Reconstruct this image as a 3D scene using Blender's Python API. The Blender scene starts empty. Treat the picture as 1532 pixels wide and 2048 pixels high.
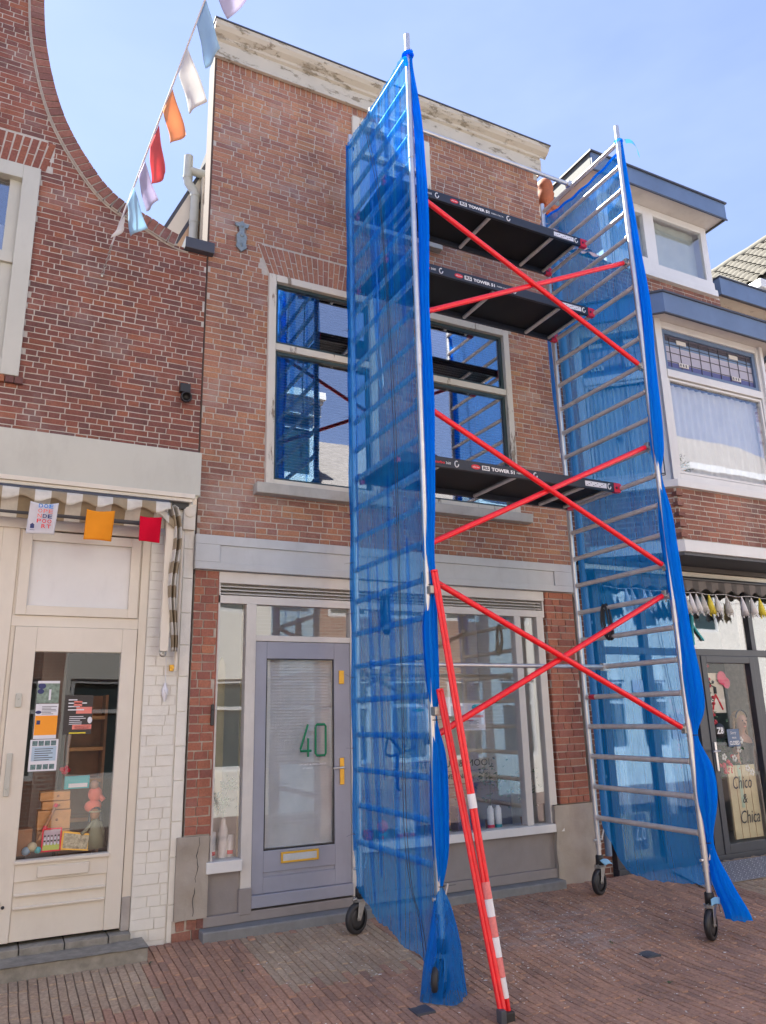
import bpy, math, random
from mathutils import Vector, Matrix, noise
random.seed(7)
sc = bpy.context.scene
C = sc.collection
PI = math.pi
# ------------------------------------------------------------------ camera
cam_d = bpy.data.cameras.new('camera'); cam = bpy.data.objects.new('camera', cam_d); C.objects.link(cam)
cam_d.sensor_fit = 'HORIZONTAL'; cam_d.sensor_width = 36.0; cam_d.lens = 36.0*1523.31/1532.0
cam_d.clip_start = 0.05; cam_d.clip_end = 3000
rt = Vector((0.89310718, -0.44930359, -0.02204188)); up = Vector((-0.09715011, -0.24048998, 0.96577763)); fw = Vector((0.4392282, 0.86040157, 0.25843322))
cam.matrix_world = Matrix(((rt.x, up.x, -fw.x, 0.0), (rt.y, up.y, -fw.y, -6.0802), (rt.z, up.z, -fw.z, 1.6766), (0, 0, 0, 1)))
sc.camera = cam
# ------------------------------------------------------------------ sky, sun, exposure
SUN_EL = math.radians(55); SUN_AZ = math.radians(-31)      # azimuth from +Y towards +X
w = bpy.data.worlds.new('World'); sc.world = w; w.use_nodes = True
nt = w.node_tree; nt.nodes.clear()
o = nt.nodes.new('ShaderNodeOutputWorld'); bg = nt.nodes.new('ShaderNodeBackground')
sky = nt.nodes.new('ShaderNodeTexSky'); sky.sky_type = 'NISHITA'; sky.sun_disc = False
sky.sun_elevation = SUN_EL; sky.sun_rotation = SUN_AZ; sky.air_density = 1.0; sky.dust_density = .25; sky.ozone_density = 1.5
tc = nt.nodes.new('ShaderNodeTexCoord'); mp = nt.nodes.new('ShaderNodeMapping'); mp.inputs['Scale'].default_value = (1.2, 1.2, 3.2)
nz = nt.nodes.new('ShaderNodeTexNoise'); nz.inputs['Scale'].default_value = 1.6; nz.inputs['Detail'].default_value = 5; nz.inputs['Roughness'].default_value = .55
cr = nt.nodes.new('ShaderNodeValToRGB'); cr.color_ramp.elements[0].position = .36; cr.color_ramp.elements[1].position = .78
mx = nt.nodes.new('ShaderNodeMixRGB'); mx.inputs['Color2'].default_value = (3.2, 3.9, 6.6, 1)
ml = nt.nodes.new('ShaderNodeMath'); ml.operation = 'MULTIPLY_ADD'; ml.inputs[1].default_value = .38; ml.inputs[2].default_value = .30
nt.links.new(tc.outputs['Generated'], mp.inputs['Vector']); nt.links.new(mp.outputs[0], nz.inputs['Vector'])
nt.links.new(nz.outputs['Fac'], cr.inputs['Fac']); nt.links.new(cr.outputs['Color'], ml.inputs[0]); nt.links.new(ml.outputs[0], mx.inputs['Fac'])
tn = nt.nodes.new('ShaderNodeMixRGB'); tn.blend_type = 'MULTIPLY'; tn.inputs['Fac'].default_value = 1; tn.inputs['Color2'].default_value = (.98, .965, 1.06, 1)
nt.links.new(sky.outputs['Color'], tn.inputs['Color1']); nt.links.new(tn.outputs['Color'], mx.inputs['Color1']); nt.links.new(mx.outputs['Color'], bg.inputs['Color'])
bg.inputs['Strength'].default_value = 0.05
nt.links.new(bg.outputs[0], o.inputs[0])
sd = bpy.data.lights.new('sun', 'SUN'); sd.energy = 5.0; sd.angle = math.radians(.5); sd.color = (1, .96, .88)
sun = bpy.data.objects.new('sun', sd); C.objects.link(sun)
sdir = Vector((math.sin(SUN_AZ)*math.cos(SUN_EL), math.cos(SUN_AZ)*math.cos(SUN_EL), math.sin(SUN_EL)))
sun.rotation_euler = sdir.to_track_quat('Z', 'Y').to_euler(); sun.location = sdir*40
sc.view_settings.view_transform = 'Standard'; sc.view_settings.look = 'None'; sc.view_settings.exposure = 2.25; sc.view_settings.gamma = 1
sc.render.engine = 'CYCLES'
sc.cycles.transparent_max_bounces = 32; sc.cycles.max_bounces = 8; sc.cycles.diffuse_bounces = 4
sc.cycles.sample_clamp_indirect = 4; sc.cycles.caustics_reflective = False; sc.cycles.caustics_refractive = False

# ------------------------------------------------------------------ materials
class NB:
    def __init__(s, name):
        s.m = bpy.data.materials.new(name); s.m.use_nodes = True; s.t = s.m.node_tree; s.t.nodes.clear()
        s.out = s.t.nodes.new('ShaderNodeOutputMaterial')
    def n(s, typ, **k):
        nd = s.t.nodes.new(typ)
        for a, b in k.items():
            if hasattr(nd, a): setattr(nd, a, b)
            else: nd.inputs[a.replace('_', ' ')].default_value = b
        return nd
    def l(s, a, b): s.t.links.new(a, b)
    def coords(s, scale=(1, 1, 1)):
        g = s.n('ShaderNodeNewGeometry'); m = s.n('ShaderNodeMapping'); m.inputs['Scale'].default_value = scale
        s.l(g.outputs['Position'], m.inputs['Vector']); return m.outputs[0]
    def noise(s, scale, detail=4, sc3=(1, 1, 1), rough=.6):
        n = s.n('ShaderNodeTexNoise'); n.inputs['Scale'].default_value = scale; n.inputs['Detail'].default_value = detail; n.inputs['Roughness'].default_value = rough
        s.l(s.coords(sc3), n.inputs['Vector']); return n.outputs['Fac']
    def ramp(s, fac, stops, const=False):
        r = s.n('ShaderNodeValToRGB')
        if const: r.color_ramp.interpolation = 'CONSTANT'
        e = r.color_ramp.elements
        while len(e) < len(stops): e.new(.5)
        for q, (p, c) in zip(e, stops):
            q.position = p; q.color = (c, c, c, 1) if isinstance(c, (int, float)) else (*c, 1)
        s.l(fac, r.inputs['Fac']); return r.outputs['Color']
    def mix(s, fac, a, b, mode='MIX'):
        m = s.n('ShaderNodeMixRGB'); m.blend_type = mode
        for v, i in ((fac, 'Fac'), (a, 'Color1'), (b, 'Color2')):
            if isinstance(v, (int, float)): m.inputs[i].default_value = v if i == 'Fac' else (v, v, v, 1)
            elif isinstance(v, tuple): m.inputs[i].default_value = (*v, 1)
            else: s.l(v, m.inputs[i])
        return m.outputs['Color']
    def bsdf(s, col, rough=.6, metal=0, bump=None, bstr=.3, bdist=.01, **k):
        b = s.n('ShaderNodeBsdfPrincipled')
        if isinstance(col, tuple): b.inputs['Base Color'].default_value = (*col, 1)
        else: s.l(col, b.inputs['Base Color'])
        if isinstance(rough, (int, float)): b.inputs['Roughness'].default_value = rough
        else: s.l(rough, b.inputs['Roughness'])
        b.inputs['Metallic'].default_value = metal
        for a, v in k.items(): b.inputs[a.replace('_', ' ')].default_value = v
        if bump is not None:
            bp = s.n('ShaderNodeBump'); bp.inputs['Strength'].default_value = bstr; bp.inputs['Distance'].default_value = bdist
            s.l(bump, bp.inputs['Height']); s.l(bp.outputs[0], b.inputs['Normal'])
        s.l(b.outputs[0], s.out.inputs[0]); return b

def brick_mat(name, stops, white=0.0, sc=2.2):
    b = NB(name); at = b.n('ShaderNodeAttribute'); at.attribute_name = 'rnd'
    c = b.ramp(at.outputs['Fac'], stops)
    n1 = b.noise(60, 5); c = b.mix(1, c, b.ramp(n1, [(.3, .72), (.7, 1.16)]), 'MULTIPLY')
    n2 = b.noise(1.1, 4); c = b.mix(1, c, b.ramp(n2, [(.3, .80), (.7, 1.15)]), 'MULTIPLY')
    st = b.noise(2.2, 6, (1, 1, .22), .7); c = b.mix(1, c, b.ramp(st, [(.34, .72), (.5, 1.0), (.75, 1.08)]), 'MULTIPLY')
    if white:
        n3 = b.noise(sc, 8, (1, 1, 1.6), .72)
        c = b.mix(b.ramp(n3, [(.52, 0.0), (.72, white)]), c, (.40, .33, .31))
    b.bsdf(c, .88, 0, b.noise(140, 4), .5, .006); return b.m
def plain(name, col, rough=.55, var=.12, scale=6, metal=0, bump=0, dirt=0, **k):
    b = NB(name)
    n = b.noise(scale, 5); c = b.mix(1, col, b.ramp(n, [(.25, 1-var), (.75, 1+var)]), 'MULTIPLY')
    if dirt:
        nn = b.noise(3.5, 9, (1, 1, .35), .75); c = b.mix(b.ramp(nn, [(.5, 0.0), (.78, dirt)]), c, (.13, .11, .09))
    b.bsdf(c, rough, metal, b.noise(scale*12, 3) if bump else None, bump, .004, **k); return b.m
def peel_mat(name, paint, wood, amt, grain=(1, 1, 9)):
    b = NB(name)
    n = b.noise(7, 10, grain, .78); f = b.ramp(n, [(amt, 0.0), (amt+.035, 1.0)])
    wd = b.mix(b.noise(30, 5, grain), wood, tuple(x*.45 for x in wood))
    pt = b.mix(b.ramp(b.noise(2.5, 5), [(.3, 0.0), (.7, .35)]), paint, tuple(x*.72 for x in paint))
    b.bsdf(b.mix(f, wd, pt), .7, 0, f, .6, .004); return b.m

M = {}
M['brickA'] = brick_mat('brick_dark_red', [(0, (.15, .072, .064)), (.22, (.19, .078, .064)), (.45, (.225, .084, .064)), (.7, (.265, .094, .064)), (.88, (.31, .11, .062)), (1, (.37, .14, .07))], .4, 1.4)
M['brickB'] = brick_mat('brick_orange_red', [(0, (.26, .125, .10)), (.25, (.33, .155, .11)), (.5, (.38, .18, .115)), (.75, (.42, .20, .115)), (.92, (.45, .24, .125)), (1, (.46, .29, .15))], .7, 1.5)
M['brickP'] = brick_mat('brick_pier_red', [(0, (.26, .095, .072)), (.4, (.34, .125, .085)), (.8, (.39, .145, .085)), (1, (.42, .18, .10))], .2, 3)
M['brickC'] = brick_mat('brick_brown_red', [(0, (.19, .085, .07)), (.4, (.26, .11, .08)), (.8, (.32, .135, .088)), (1, (.37, .17, .11))], .3)
M['brickW'] = plain('white_painted_brick', (.72, .70, .63), .6, .06, 8, bump=.4, dirt=.35)
M['mortA'] = plain('mortar_light', (.50, .47, .42), .95, .15, 25, bump=.5)
M['mortB'] = plain('mortar_grey', (.47, .43, .375), .95, .2, 20, bump=.5)
M['mortW'] = plain('mortar_painted', (.64, .61, .54), .8, .1, 20)
M['cream'] = plain('cream_paint', (.67, .62, .53), .45, .05, 3, dirt=.12)
M['fasciaA'] = plain('fascia_grey_cream', (.50, .50, .44), .5, .05, 2, dirt=.18)
M['white'] = plain('white_paint', (.66, .66, .65), .4, .05, 3, dirt=.12)
M['lintel'] = plain('lintel_grey_paint', (.47, .49, .50), .6, .08, 4, bump=.15, dirt=.25)
M['frameB'] = plain('frame_offwhite', (.60, .57, .53), .45, .06, 4, dirt=.22)
M['peel'] = peel_mat('peeling_cream_paint', (.66, .62, .53), (.36, .28, .20), .38, (1, 1, .18))
M['peelH'] = peel_mat('peeling_cream_paint_wide', (.62, .56, .43), (.40, .31, .20), .37, (.16, 1, 1))
M['green'] = plain('dark_green_paint', (.035, .06, .065), .35, .1, 6)
M['door'] = plain('door_blue_grey', (.29, .30, .36), .45, .1, 2.2, dirt=.15)
M['plinth'] = plain('plinth_render', (.26, .235, .225), .8, .08, 5, bump=.25, dirt=.2)
M['stone'] = plain('blue_stone', (.20, .205, .205), .75, .18, 9, bump=.4, dirt=.25)
M['stone2'] = plain('worn_stone', (.25, .235, .20), .85, .3, 14, bump=.6, dirt=.4)
M['plaster'] = plain('pier_plaster', (.36, .32, .27), .9, .16, 4, bump=.5, dirt=.45)
M['sill'] = plain('sill_stone', (.42, .41, .37), .8, .12, 8, bump=.3, dirt=.35)
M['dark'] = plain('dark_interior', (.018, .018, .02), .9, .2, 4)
M['room'] = plain('room_wall', (.70, .67, .58), .8, .1, 2)
M['zinc'] = plain('dark_zinc', (.06, .065, .08), .5, .1, 6)
M['bluefas'] = plain('fascia_blue_grey', (.115, .175, .29), .5, .12, 3, dirt=.15)
M['darkframe'] = plain('anthracite_frame', (.045, .05, .062), .4, .1, 6)
M['alu'] = plain('aluminium_tube', (.62, .61, .60), .38, .12, 9, metal=.75)
M['aluD'] = plain('aluminium_rung', (.64, .60, .58), .42, .15, 14, metal=.35, dirt=.12)
M['red'] = plain('red_coated_tube', (.82, .004, .014), .36, .14, 22, Coat_Weight=.25, dirt=.12)
M['redp'] = plain('red_plastic', (.62, .015, .05), .4, .1, 8)
M['black'] = plain('black_plastic', (.018, .018, .021), .42, .1, 8)
M['deck'] = plain('platform_underside', (.0035, .0035, .0045), .6, .2, 5)
M['beam'] = plain('platform_beam', (.018, .022, .034), .38, .12, 9)
M['steel'] = plain('galvanised_steel', (.42, .41, .38), .4, .25, 20, metal=.8)
M['rubber'] = plain('black_rubber', (.02, .02, .022), .5, .2, 20)
M['brass'] = plain('yellow_brass', (.75, .42, .045), .35, .12, 12, metal=.35)
M['terra'] = plain('terracotta', (.42, .13, .055), .7, .25, 12, bump=.3)
M['pipe'] = plain('pvc_pipe_grey', (.47, .50, .47), .45, .08, 5, dirt=.15)
M['orange'] = plain('orange_cloth', (.90, .34, .03), .8, .04, 4)
M['pinkred'] = plain('red_cloth', (.75, .012, .045), .8, .04, 4)
M['paper'] = plain('white_paper', (.72, .72, .76), .7, .03, 5)
M['txtgreen'] = plain('green_lettering', (.002, .22, .09), .5, 0)
M['txtdark'] = plain('dark_lettering', (.03, .04, .045), .5, 0)
M['txtwhite'] = plain('white_lettering', (.78, .78, .78), .5, 0)
M['txtred'] = plain('red_lettering', (.68, .02, .03), .5, 0)
M['txtblue'] = plain('blue_lettering', (.03, .22, .62), .5, 0)
M['txtpink'] = plain('salmon_lettering', (.75, .22, .18), .5, 0)
M['txtnavy'] = plain('navy_lettering', (.02, .03, .13), .5, 0)
M['teal'] = plain('teal', (.06, .42, .45), .6, .05)
M['leaf'] = plain('leaf', (.035, .085, .03), .6, .4, 30)
M['wood'] = plain('brown_wood', (.33, .15, .06), .5, .2, 8)
M['woodp'] = plain('pale_plank', (.50, .44, .27), .7, .15, 7)
M['skin'] = plain('skin', (.42, .24, .17), .6, .05)
M['hair'] = plain('blond_hair', (.30, .19, .09), .6, .3, 60)
M['iron'] = plain('cast_iron_grey', (.22, .27, .29), .5, .2, 20, metal=.2)
def cloth(name, col, tr=.5):
    b = NB(name); d = b.n('ShaderNodeBsdfDiffuse'); t = b.n('ShaderNodeBsdfTranslucent'); m = b.n('ShaderNodeMixShader')
    c = b.mix(1, col, b.ramp(b.noise(5, 3), [(.3, .93), (.7, 1.04)]), 'MULTIPLY')
    b.l(c, d.inputs[0]); b.l(c, t.inputs[0]); m.inputs[0].default_value = tr; b.l(d.outputs[0], m.inputs[1]); b.l(t.outputs[0], m.inputs[2]); b.l(m.outputs[0], b.out.inputs[0]); return b.m
M['flagw'] = cloth('flag_white', (.86, .85, .82)); M['flagb'] = cloth('flag_light_blue', (.50, .70, .84)); M['flagl'] = cloth('flag_lilac', (.62, .60, .74))
M['flagr'] = cloth('flag_red', (.80, .20, .21)); M['flago'] = cloth('flag_orange', (.86, .47, .27))
M['clotho'] = cloth('cloth_orange', (.90, .36, .035), .25); M['clothr'] = cloth('cloth_red', (.72, .012, .045), .25); M['clothw'] = cloth('cloth_white', (.74, .74, .78), .2)
def glass(name, refl, tint=(1, 1, 1), wav=.012, mult=.3):
    b = NB(name); g = b.n('ShaderNodeBsdfGlossy'); g.inputs['Roughness'].default_value = .004; g.inputs['Color'].default_value = (.86, .90, .97, 1)
    t = b.n('ShaderNodeBsdfTransparent'); t.inputs[0].default_value = (*tint, 1)
    lw = b.n('ShaderNodeLayerWeight'); lw.inputs['Blend'].default_value = .35
    ma = b.n('ShaderNodeMath'); ma.operation = 'MULTIPLY_ADD'; ma.inputs[1].default_value = mult; ma.inputs[2].default_value = refl; ma.use_clamp = True
    b.l(lw.outputs['Fresnel'], ma.inputs[0])
    bp = b.n('ShaderNodeBump'); bp.inputs['Strength'].default_value = wav; bp.inputs['Distance'].default_value = .2
    b.l(b.noise(2.2, 1), bp.inputs['Height']); b.l(bp.outputs[0], g.inputs['Normal'])
    m = b.n('ShaderNodeMixShader'); b.l(ma.outputs[0], m.inputs[0]); b.l(t.outputs[0], m.inputs[1]); b.l(g.outputs[0], m.inputs[2]); b.l(m.outputs[0], b.out.inputs[0]); return b.m
M['glassC'] = glass('window_glass_right_door', .01, wav=.003, mult=.03); M['glassB'] = glass('window_glass_bay', .02, wav=.003); M['glassU'] = glass('window_glass_upper', .24, wav=.003); M['glassS'] = glass('window_glass_shop', .07, wav=.004, mult=.16); M['glassD'] = glass('window_glass_door', .02, wav=.003, mult=.09)
def net_mat(name, cover, var, col=(.012, .27, 1.0), tint=(.50, .77, 1.0)):
    b = NB(name)
    d = b.n('ShaderNodeBsdfDiffuse'); d.inputs[0].default_value = (*col, 1)
    tl = b.n('ShaderNodeBsdfTranslucent'); tl.inputs[0].default_value = (col[0]+.004, col[1]*2.0, min(1, col[2]*1.15), 1)
    m1 = b.n('ShaderNodeMixShader'); m1.inputs[0].default_value = .5; b.l(d.outputs[0], m1.inputs[1]); b.l(tl.outputs[0], m1.inputs[2])
    tr = b.n('ShaderNodeBsdfTransparent'); tr.inputs[0].default_value = (*tint, 1)
    a = b.noise(9, 6, (1, 4, .09), .7)
    f = b.ramp(a, [(.35, max(0, cover-var)), (.62, cover), (.75, min(1, cover+var*1.6))])
    m2 = b.n('ShaderNodeMixShader'); b.l(f, m2.inputs[0]); b.l(tr.outputs[0], m2.inputs[1]); b.l(m1.outputs[0], m2.inputs[2]); b.l(m2.outputs[0], b.out.inputs[0]); return b.m
M['net'] = net_mat('blue_debris_net', .40, .07); M['netB'] = net_mat('blue_net_gathered', .80, .14, col=(.006, .28, 1.0), tint=(.25, .5, 1)); M['netC'] = net_mat('blue_net_skirt', .44, .16)
def stripes(name, c1, c2, per, axis=0, ph=0.0):
    b = NB(name); g = b.n('ShaderNodeNewGeometry'); s = b.n('ShaderNodeSeparateXYZ'); b.l(g.outputs['Position'], s.inputs[0])
    m = b.n('ShaderNodeMath'); m.operation = 'ADD'; m.inputs[1].default_value = ph+50*per; b.l(s.outputs[axis], m.inputs[0])
    q = b.n('ShaderNodeMath'); q.operation = 'PINGPONG'; q.inputs[1].default_value = per; b.l(m.outputs[0], q.inputs[0])
    f = b.ramp(q.outputs[0], [(0, 0.0), (per*.5, 1.0)], True)
    c = b.mix(f, c1, c2); c = b.mix(1, c, b.ramp(b.noise(12, 5), [(.3, .85), (.7, 1.1)]), 'MULTIPLY'); b.bsdf(c, .85); return b.m
M['awnA'] = stripes('awning_beige_stripe', (.58, .56, .50), (.30, .24, .155), .115)
M['awnAv'] = stripes('awning_beige_stripe_folded', (.58, .56, .50), (.30, .24, .155), .1, 2)
M['awnC'] = stripes('awning_grey_stripe', (.16, .145, .14), (.085, .08, .08), .11)

# ------------------------------------------------------------------ mesh helpers
class MB:
    def __init__(s): s.v = []; s.f = []; s.mi = []; s.r = []; s.sm = []
    def add(s, pts, faces, mi=0, r=0.0, smooth=False):
        b = len(s.v); s.v += [Vector(p) for p in pts]
        for f in faces: s.f.append([b+i for i in f]); s.mi.append(mi); s.r.append(r); s.sm.append(smooth)
        return s
    def box(s, x0, x1, y0, y1, z0, z1, mi=0, r=0.0):
        return s.add([(x0, y0, z0), (x1, y0, z0), (x1, y1, z0), (x0, y1, z0), (x0, y0, z1), (x1, y0, z1), (x1, y1, z1), (x0, y1, z1)],
            [(0, 3, 2, 1), (4, 5, 6, 7), (0, 1, 5, 4), (1, 2, 6, 5), (2, 3, 7, 6), (3, 0, 4, 7)], mi, r)
    def obox(s, O, u, n, a0, a1, d0, d1, z0, z1, mi=0, r=0.0):   # a along u, d along n (outward), z up
        O, u, n = Vector(O), Vector(u), Vector(n)
        P = lambda a, d, z: O+u*a+n*d+Vector((0, 0, z))
        return s.add([P(a0, d1, z0), P(a1, d1, z0), P(a1, d0, z0), P(a0, d0, z0), P(a0, d1, z1), P(a1, d1, z1), P(a1, d0, z1), P(a0, d0, z1)],
            [(0, 3, 2, 1), (4, 5, 6, 7), (0, 1, 5, 4), (1, 2, 6, 5), (2, 3, 7, 6), (3, 0, 4, 7)], mi, r)
    def tube(s, pts, rad, n=12, mi=0, caps=True, r=0.0):
        pts = [Vector(p) for p in pts]; N = len(pts); rr = rad if isinstance(rad, (list, tuple)) else [rad]*N
        ring = []; ref = None
        for i, p in enumerate(pts):
            t = (pts[min(i+1, N-1)]-pts[max(i-1, 0)]).normalized()
            if ref is None: ref = t.orthogonal().normalized()
            a = (ref-t*ref.dot(t)); a = a.normalized() if a.length > 1e-6 else t.orthogonal().normalized(); ref = a; b2 = t.cross(a)
            ring.append([p+a*math.cos(2*PI*k/n)*rr[i]+b2*math.sin(2*PI*k/n)*rr[i] for k in range(n)])
        vs = [q for rg in ring for q in rg]
        fs = [(i*n+k, i*n+(k+1) % n, (i+1)*n+(k+1) % n, (i+1)*n+k) for i in range(N-1) for k in range(n)]
        s.add(vs, fs, mi, r, True)
        if caps: s.add(ring[0], [tuple(range(n-1, -1, -1))], mi, r); s.add(ring[-1], [tuple(range(n))], mi, r)
        return s
    def prism(s, poly, vec, mi=0, r=0.0):
        n = len(poly); p = [Vector(q) for q in poly]; v = Vector(vec)
        return s.add(p+[q+v for q in p], [tuple(range(n-1, -1, -1)), tuple(range(n, 2*n))]+[(i, (i+1) % n, n+(i+1) % n, n+i) for i in range(n)], mi, r)
    def lathe(s, c, axis, prof, n=24, mi=0, r=0.0):               # prof: list of (distance along axis, radius)
        c, ax = Vector(c), Vector(axis).normalized(); a = ax.orthogonal().normalized(); b = ax.cross(a)
        vs = [c+ax*h+(a*math.cos(2*PI*k/n)+b*math.sin(2*PI*k/n))*q for h, q in prof for k in range(n)]
        return s.add(vs, [(i*n+k, i*n+(k+1) % n, (i+1)*n+(k+1) % n, (i+1)*n+k) for i in range(len(prof)-1) for k in range(n)], mi, r, True)
    def ball(s, c, rad, mi=0, sq=(1, 1, 1), n=12, r=0.0):
        c = Vector(c); vs = []; m = max(4, n//2)
        for i in range(m+1):
            th = PI*i/m
            for k in range(n): ph = 2*PI*k/n; vs.append(c+Vector((math.sin(th)*math.cos(ph)*rad*sq[0], math.sin(th)*math.sin(ph)*rad*sq[1], math.cos(th)*rad*sq[2])))
        return s.add(vs, [(i*n+k, (i+1)*n+k, (i+1)*n+(k+1) % n, i*n+(k+1) % n) for i in range(m) for k in range(n)], mi, r, True)
    def grid(s, fn, nu, nv, mi=0, smooth=True):
        vs = [fn(i/nu, j/nv) for j in range(nv+1) for i in range(nu+1)]
        return s.add(vs, [(j*(nu+1)+i, j*(nu+1)+i+1, (j+1)*(nu+1)+i+1, (j+1)*(nu+1)+i) for j in range(nv) for i in range(nu)], mi, 0, smooth)

def wloc(o):
    v = Vector((0, 0, 0))
    while o: v = v+Vector(o.location); o = o.parent
    return v
def build(name, mb, mats, parent=None, smooth=False, bevel=0, solid=0, label=None):
    if not isinstance(mats, (list, tuple)): mats = [mats]
    base = wloc(parent) if parent else Vector((0, 0, 0))
    me = bpy.data.meshes.new(name); me.from_pydata([tuple(v-base) for v in mb.v], [], mb.f)
    for m in mats: me.materials.append(M[m] if isinstance(m, str) else m)
    me.polygons.foreach_set('material_index', mb.mi)
    me.polygons.foreach_set('use_smooth', [bool(a or smooth) for a in mb.sm])
    if any(mb.r):
        at = me.attributes.new('rnd', 'FLOAT', 'FACE'); at.data.foreach_set('value', mb.r)
    me.update(); ob = bpy.data.objects.new(name, me); C.objects.link(ob)
    if parent: ob.parent = parent
    if bevel:
        b = ob.modifiers.new('bevel', 'BEVEL'); b.width = bevel; b.segments = 2; b.limit_method = 'ANGLE'; b.angle_limit = math.radians(50)
    if solid:
        q = ob.modifiers.new('thickness', 'SOLIDIFY'); q.thickness = solid; q.offset = 0
    if label: ob['label'] = label
    return ob
def thing(name, label, cat, loc=(0, 0, 0), group=None):
    e = bpy.data.objects.new(name, None); C.objects.link(e); e.location = loc; e.empty_display_size = .1
    e['label'] = label; e['category'] = cat
    if group: e['group'] = group
    return e
def top(name, mb, mats, label, cat, group=None, **k):
    ob = build(name, mb, mats, **k); ob['label'] = label; ob['category'] = cat
    if group: ob['group'] = group
    return ob
def struct(name, mb, mats, **k):
    ob = build(name, mb, mats, **k); ob['kind'] = 'structure'; return ob
def txt(s, O, u, v, wd, ht, mat, parent=None, name='lettering', shear=0.0, thick=.0012, label=None, bold=0.0):
    cu = bpy.data.curves.new('t', 'FONT'); cu.body = s; cu.resolution_u = 3; cu.shear = shear; cu.offset = bold; cu.space_line = .9
    t = bpy.data.objects.new('t', cu); C.objects.link(t); dg = bpy.context.evaluated_depsgraph_get(); dg.update()
    me = bpy.data.meshes.new_from_object(t.evaluated_get(dg)); bpy.data.objects.remove(t); bpy.data.curves.remove(cu)
    O, u, v = Vector(O), Vector(u).normalized(), Vector(v).normalized(); n = u.cross(v)
    xs = [p.co.x for p in me.vertices]; ys = [p.co.y for p in me.vertices]
    if not xs: return None
    sx = wd/(max(xs)-min(xs)); sy = ht/(max(ys)-min(ys)); x0, y0 = min(xs), min(ys)
    mb = MB(); mb.add([O+u*((p.co.x-x0)*sx)+v*((p.co.y-y0)*sy)+n*thick for p in me.vertices], [tuple(p.vertices) for p in me.polygons])
    bpy.data.meshes.remove(me)
    return build(name, mb, mat, parent, label=label)

def bricks(mb, O, u, n, a0, a1, z0, z1, holes=(), pitch=.0600, L=.205, jt=.010, clip=None, jit=.0022, half=.5):
    O, u, n = Vector(O), Vector(u), Vector(n); rows = int(round((z1-z0)/pitch)); p = (z1-z0)/rows
    for i in range(rows):
        zb = z0+i*p+jt/2; zt = z0+(i+1)*p-jt/2; zc = (zb+zt)/2
        amax = a1 if clip is None else min(a1, clip(zc))
        x = a0-random.random()*L*.6; last = 0
        while x < amax:
            hd = random.random() < half
            ln = (L*.47 if hd else L)*random.uniform(.94, 1.05)
            segs = [(max(x, a0), min(x+ln, amax))]; x += ln+jt
            for (h0, h1, hz0, hz1) in holes:
                if hz0 < zc < hz1:
                    new = []
                    for s0, s1 in segs:
                        if s1 <= h0 or s0 >= h1: new.append((s0, s1)); continue
                        if s0 < h0: new.append((s0, h0))
                        if s1 > h1: new.append((h1, s1))
                    segs = new
            for s0, s1 in segs:
                if s1-s0 < .025: continue
                r = min(.999, max(.002, random.random()*.82+.18*noise.noise(Vector((s0*.9, zc*.9, O.x)))+.05))
                d = random.uniform(-.0018, .0022); J = lambda: random.uniform(-jit, jit)
                f = [(s0+J(), zb+J()), (s1+J(), zb+J()), (s1+J(), zt+J()), (s0+J(), zt+J())]
                q = [O+u*a+n*(.0+d+J()*.3)+Vector((0, 0, z)) for a, z in f]; g = [O+u*a-n*.014+Vector((0, 0, z)) for a, z in f]
                mb.add(q+g, [(0, 1, 2, 3), (0, 4, 5, 1), (1, 5, 6, 2), (2, 6, 7, 3), (3, 7, 4, 0)], 0, r)
def backing(mb, O, u, n, a0, a1, z0, z1, holes=(), mi=1, d0=-.22, d1=-.0035, r=.5, zs=None):
    xs = sorted({a0, a1, *[min(max(h[k], a0), a1) for h in holes for k in (0, 1)]}); zz = sorted({z0, z1, *[min(max(h[k], z0), z1) for h in holes for k in (2, 3)]})
    for i in range(len(xs)-1):
        for j in range(len(zz)-1):
            xc, zc = (xs[i]+xs[i+1])/2, (zz[j]+zz[j+1])/2
            if any(h[0] < xc < h[1] and h[2] < zc < h[3] for h in holes): continue
            mb.obox(O, u, n, xs[i], xs[i+1], d0, d1, zz[j], zz[j+1], mi, r)
def frame(mb, x0, x1, z0, z1, y0, y1, wd, wb=None, mi=0):
    wb = wb or wd
    mb.box(x0, x0+wd, y0, y1, z0, z1, mi); mb.box(x1-wd, x1, y0, y1, z0, z1, mi)
    mb.box(x0+wd, x1-wd, y0, y1, z1-wd, z1, mi); mb.box(x0+wd, x1-wd, y0, y1, z0, z0+wb, mi)
def oframe(mb, O, u, n, a0, a1, z0, z1, d0, d1, wd, mi=0):
    mb.obox(O, u, n, a0, a0+wd, d0, d1, z0, z1, mi); mb.obox(O, u, n, a1-wd, a1, d0, d1, z0, z1, mi)
    mb.obox(O, u, n, a0+wd, a1-wd, d0, d1, z1-wd, z1, mi); mb.obox(O, u, n, a0+wd, a1-wd, d0, d1, z0, z0+wd, mi)
def slats(mb, x0, x1, z0, z1, y, step=.028, wd=.022, tilt=.5):
    k = int((z1-z0)/step)
    for i in range(k):
        z = z0+(i+.5)*step; dy = math.cos(tilt)*wd/2; dz = math.sin(tilt)*wd/2
        mb.add([(x0, y-dy, z-dz), (x1, y-dy, z-dz), (x1, y+dy, z+dz), (x0, y+dy, z+dz)], [(0, 1, 2, 3)])
def room(mb, x0, x1, y0, y1, z0, z1, mi=0):       # five inner faces, open towards the street, 3 cm thick
    t = .03
    mb.box(x0-t, x1+t, y1, y1+t, z0-t, z1+t, mi); mb.box(x0-t, x0, y0, y1, z0, z1, mi); mb.box(x1, x1+t, y0, y1, z0, z1, mi)
    mb.box(x0-t, x1+t, y0, y1, z0-t, z0, mi); mb.box(x0-t, x1+t, y0, y1, z1, z1+t, mi)
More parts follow.
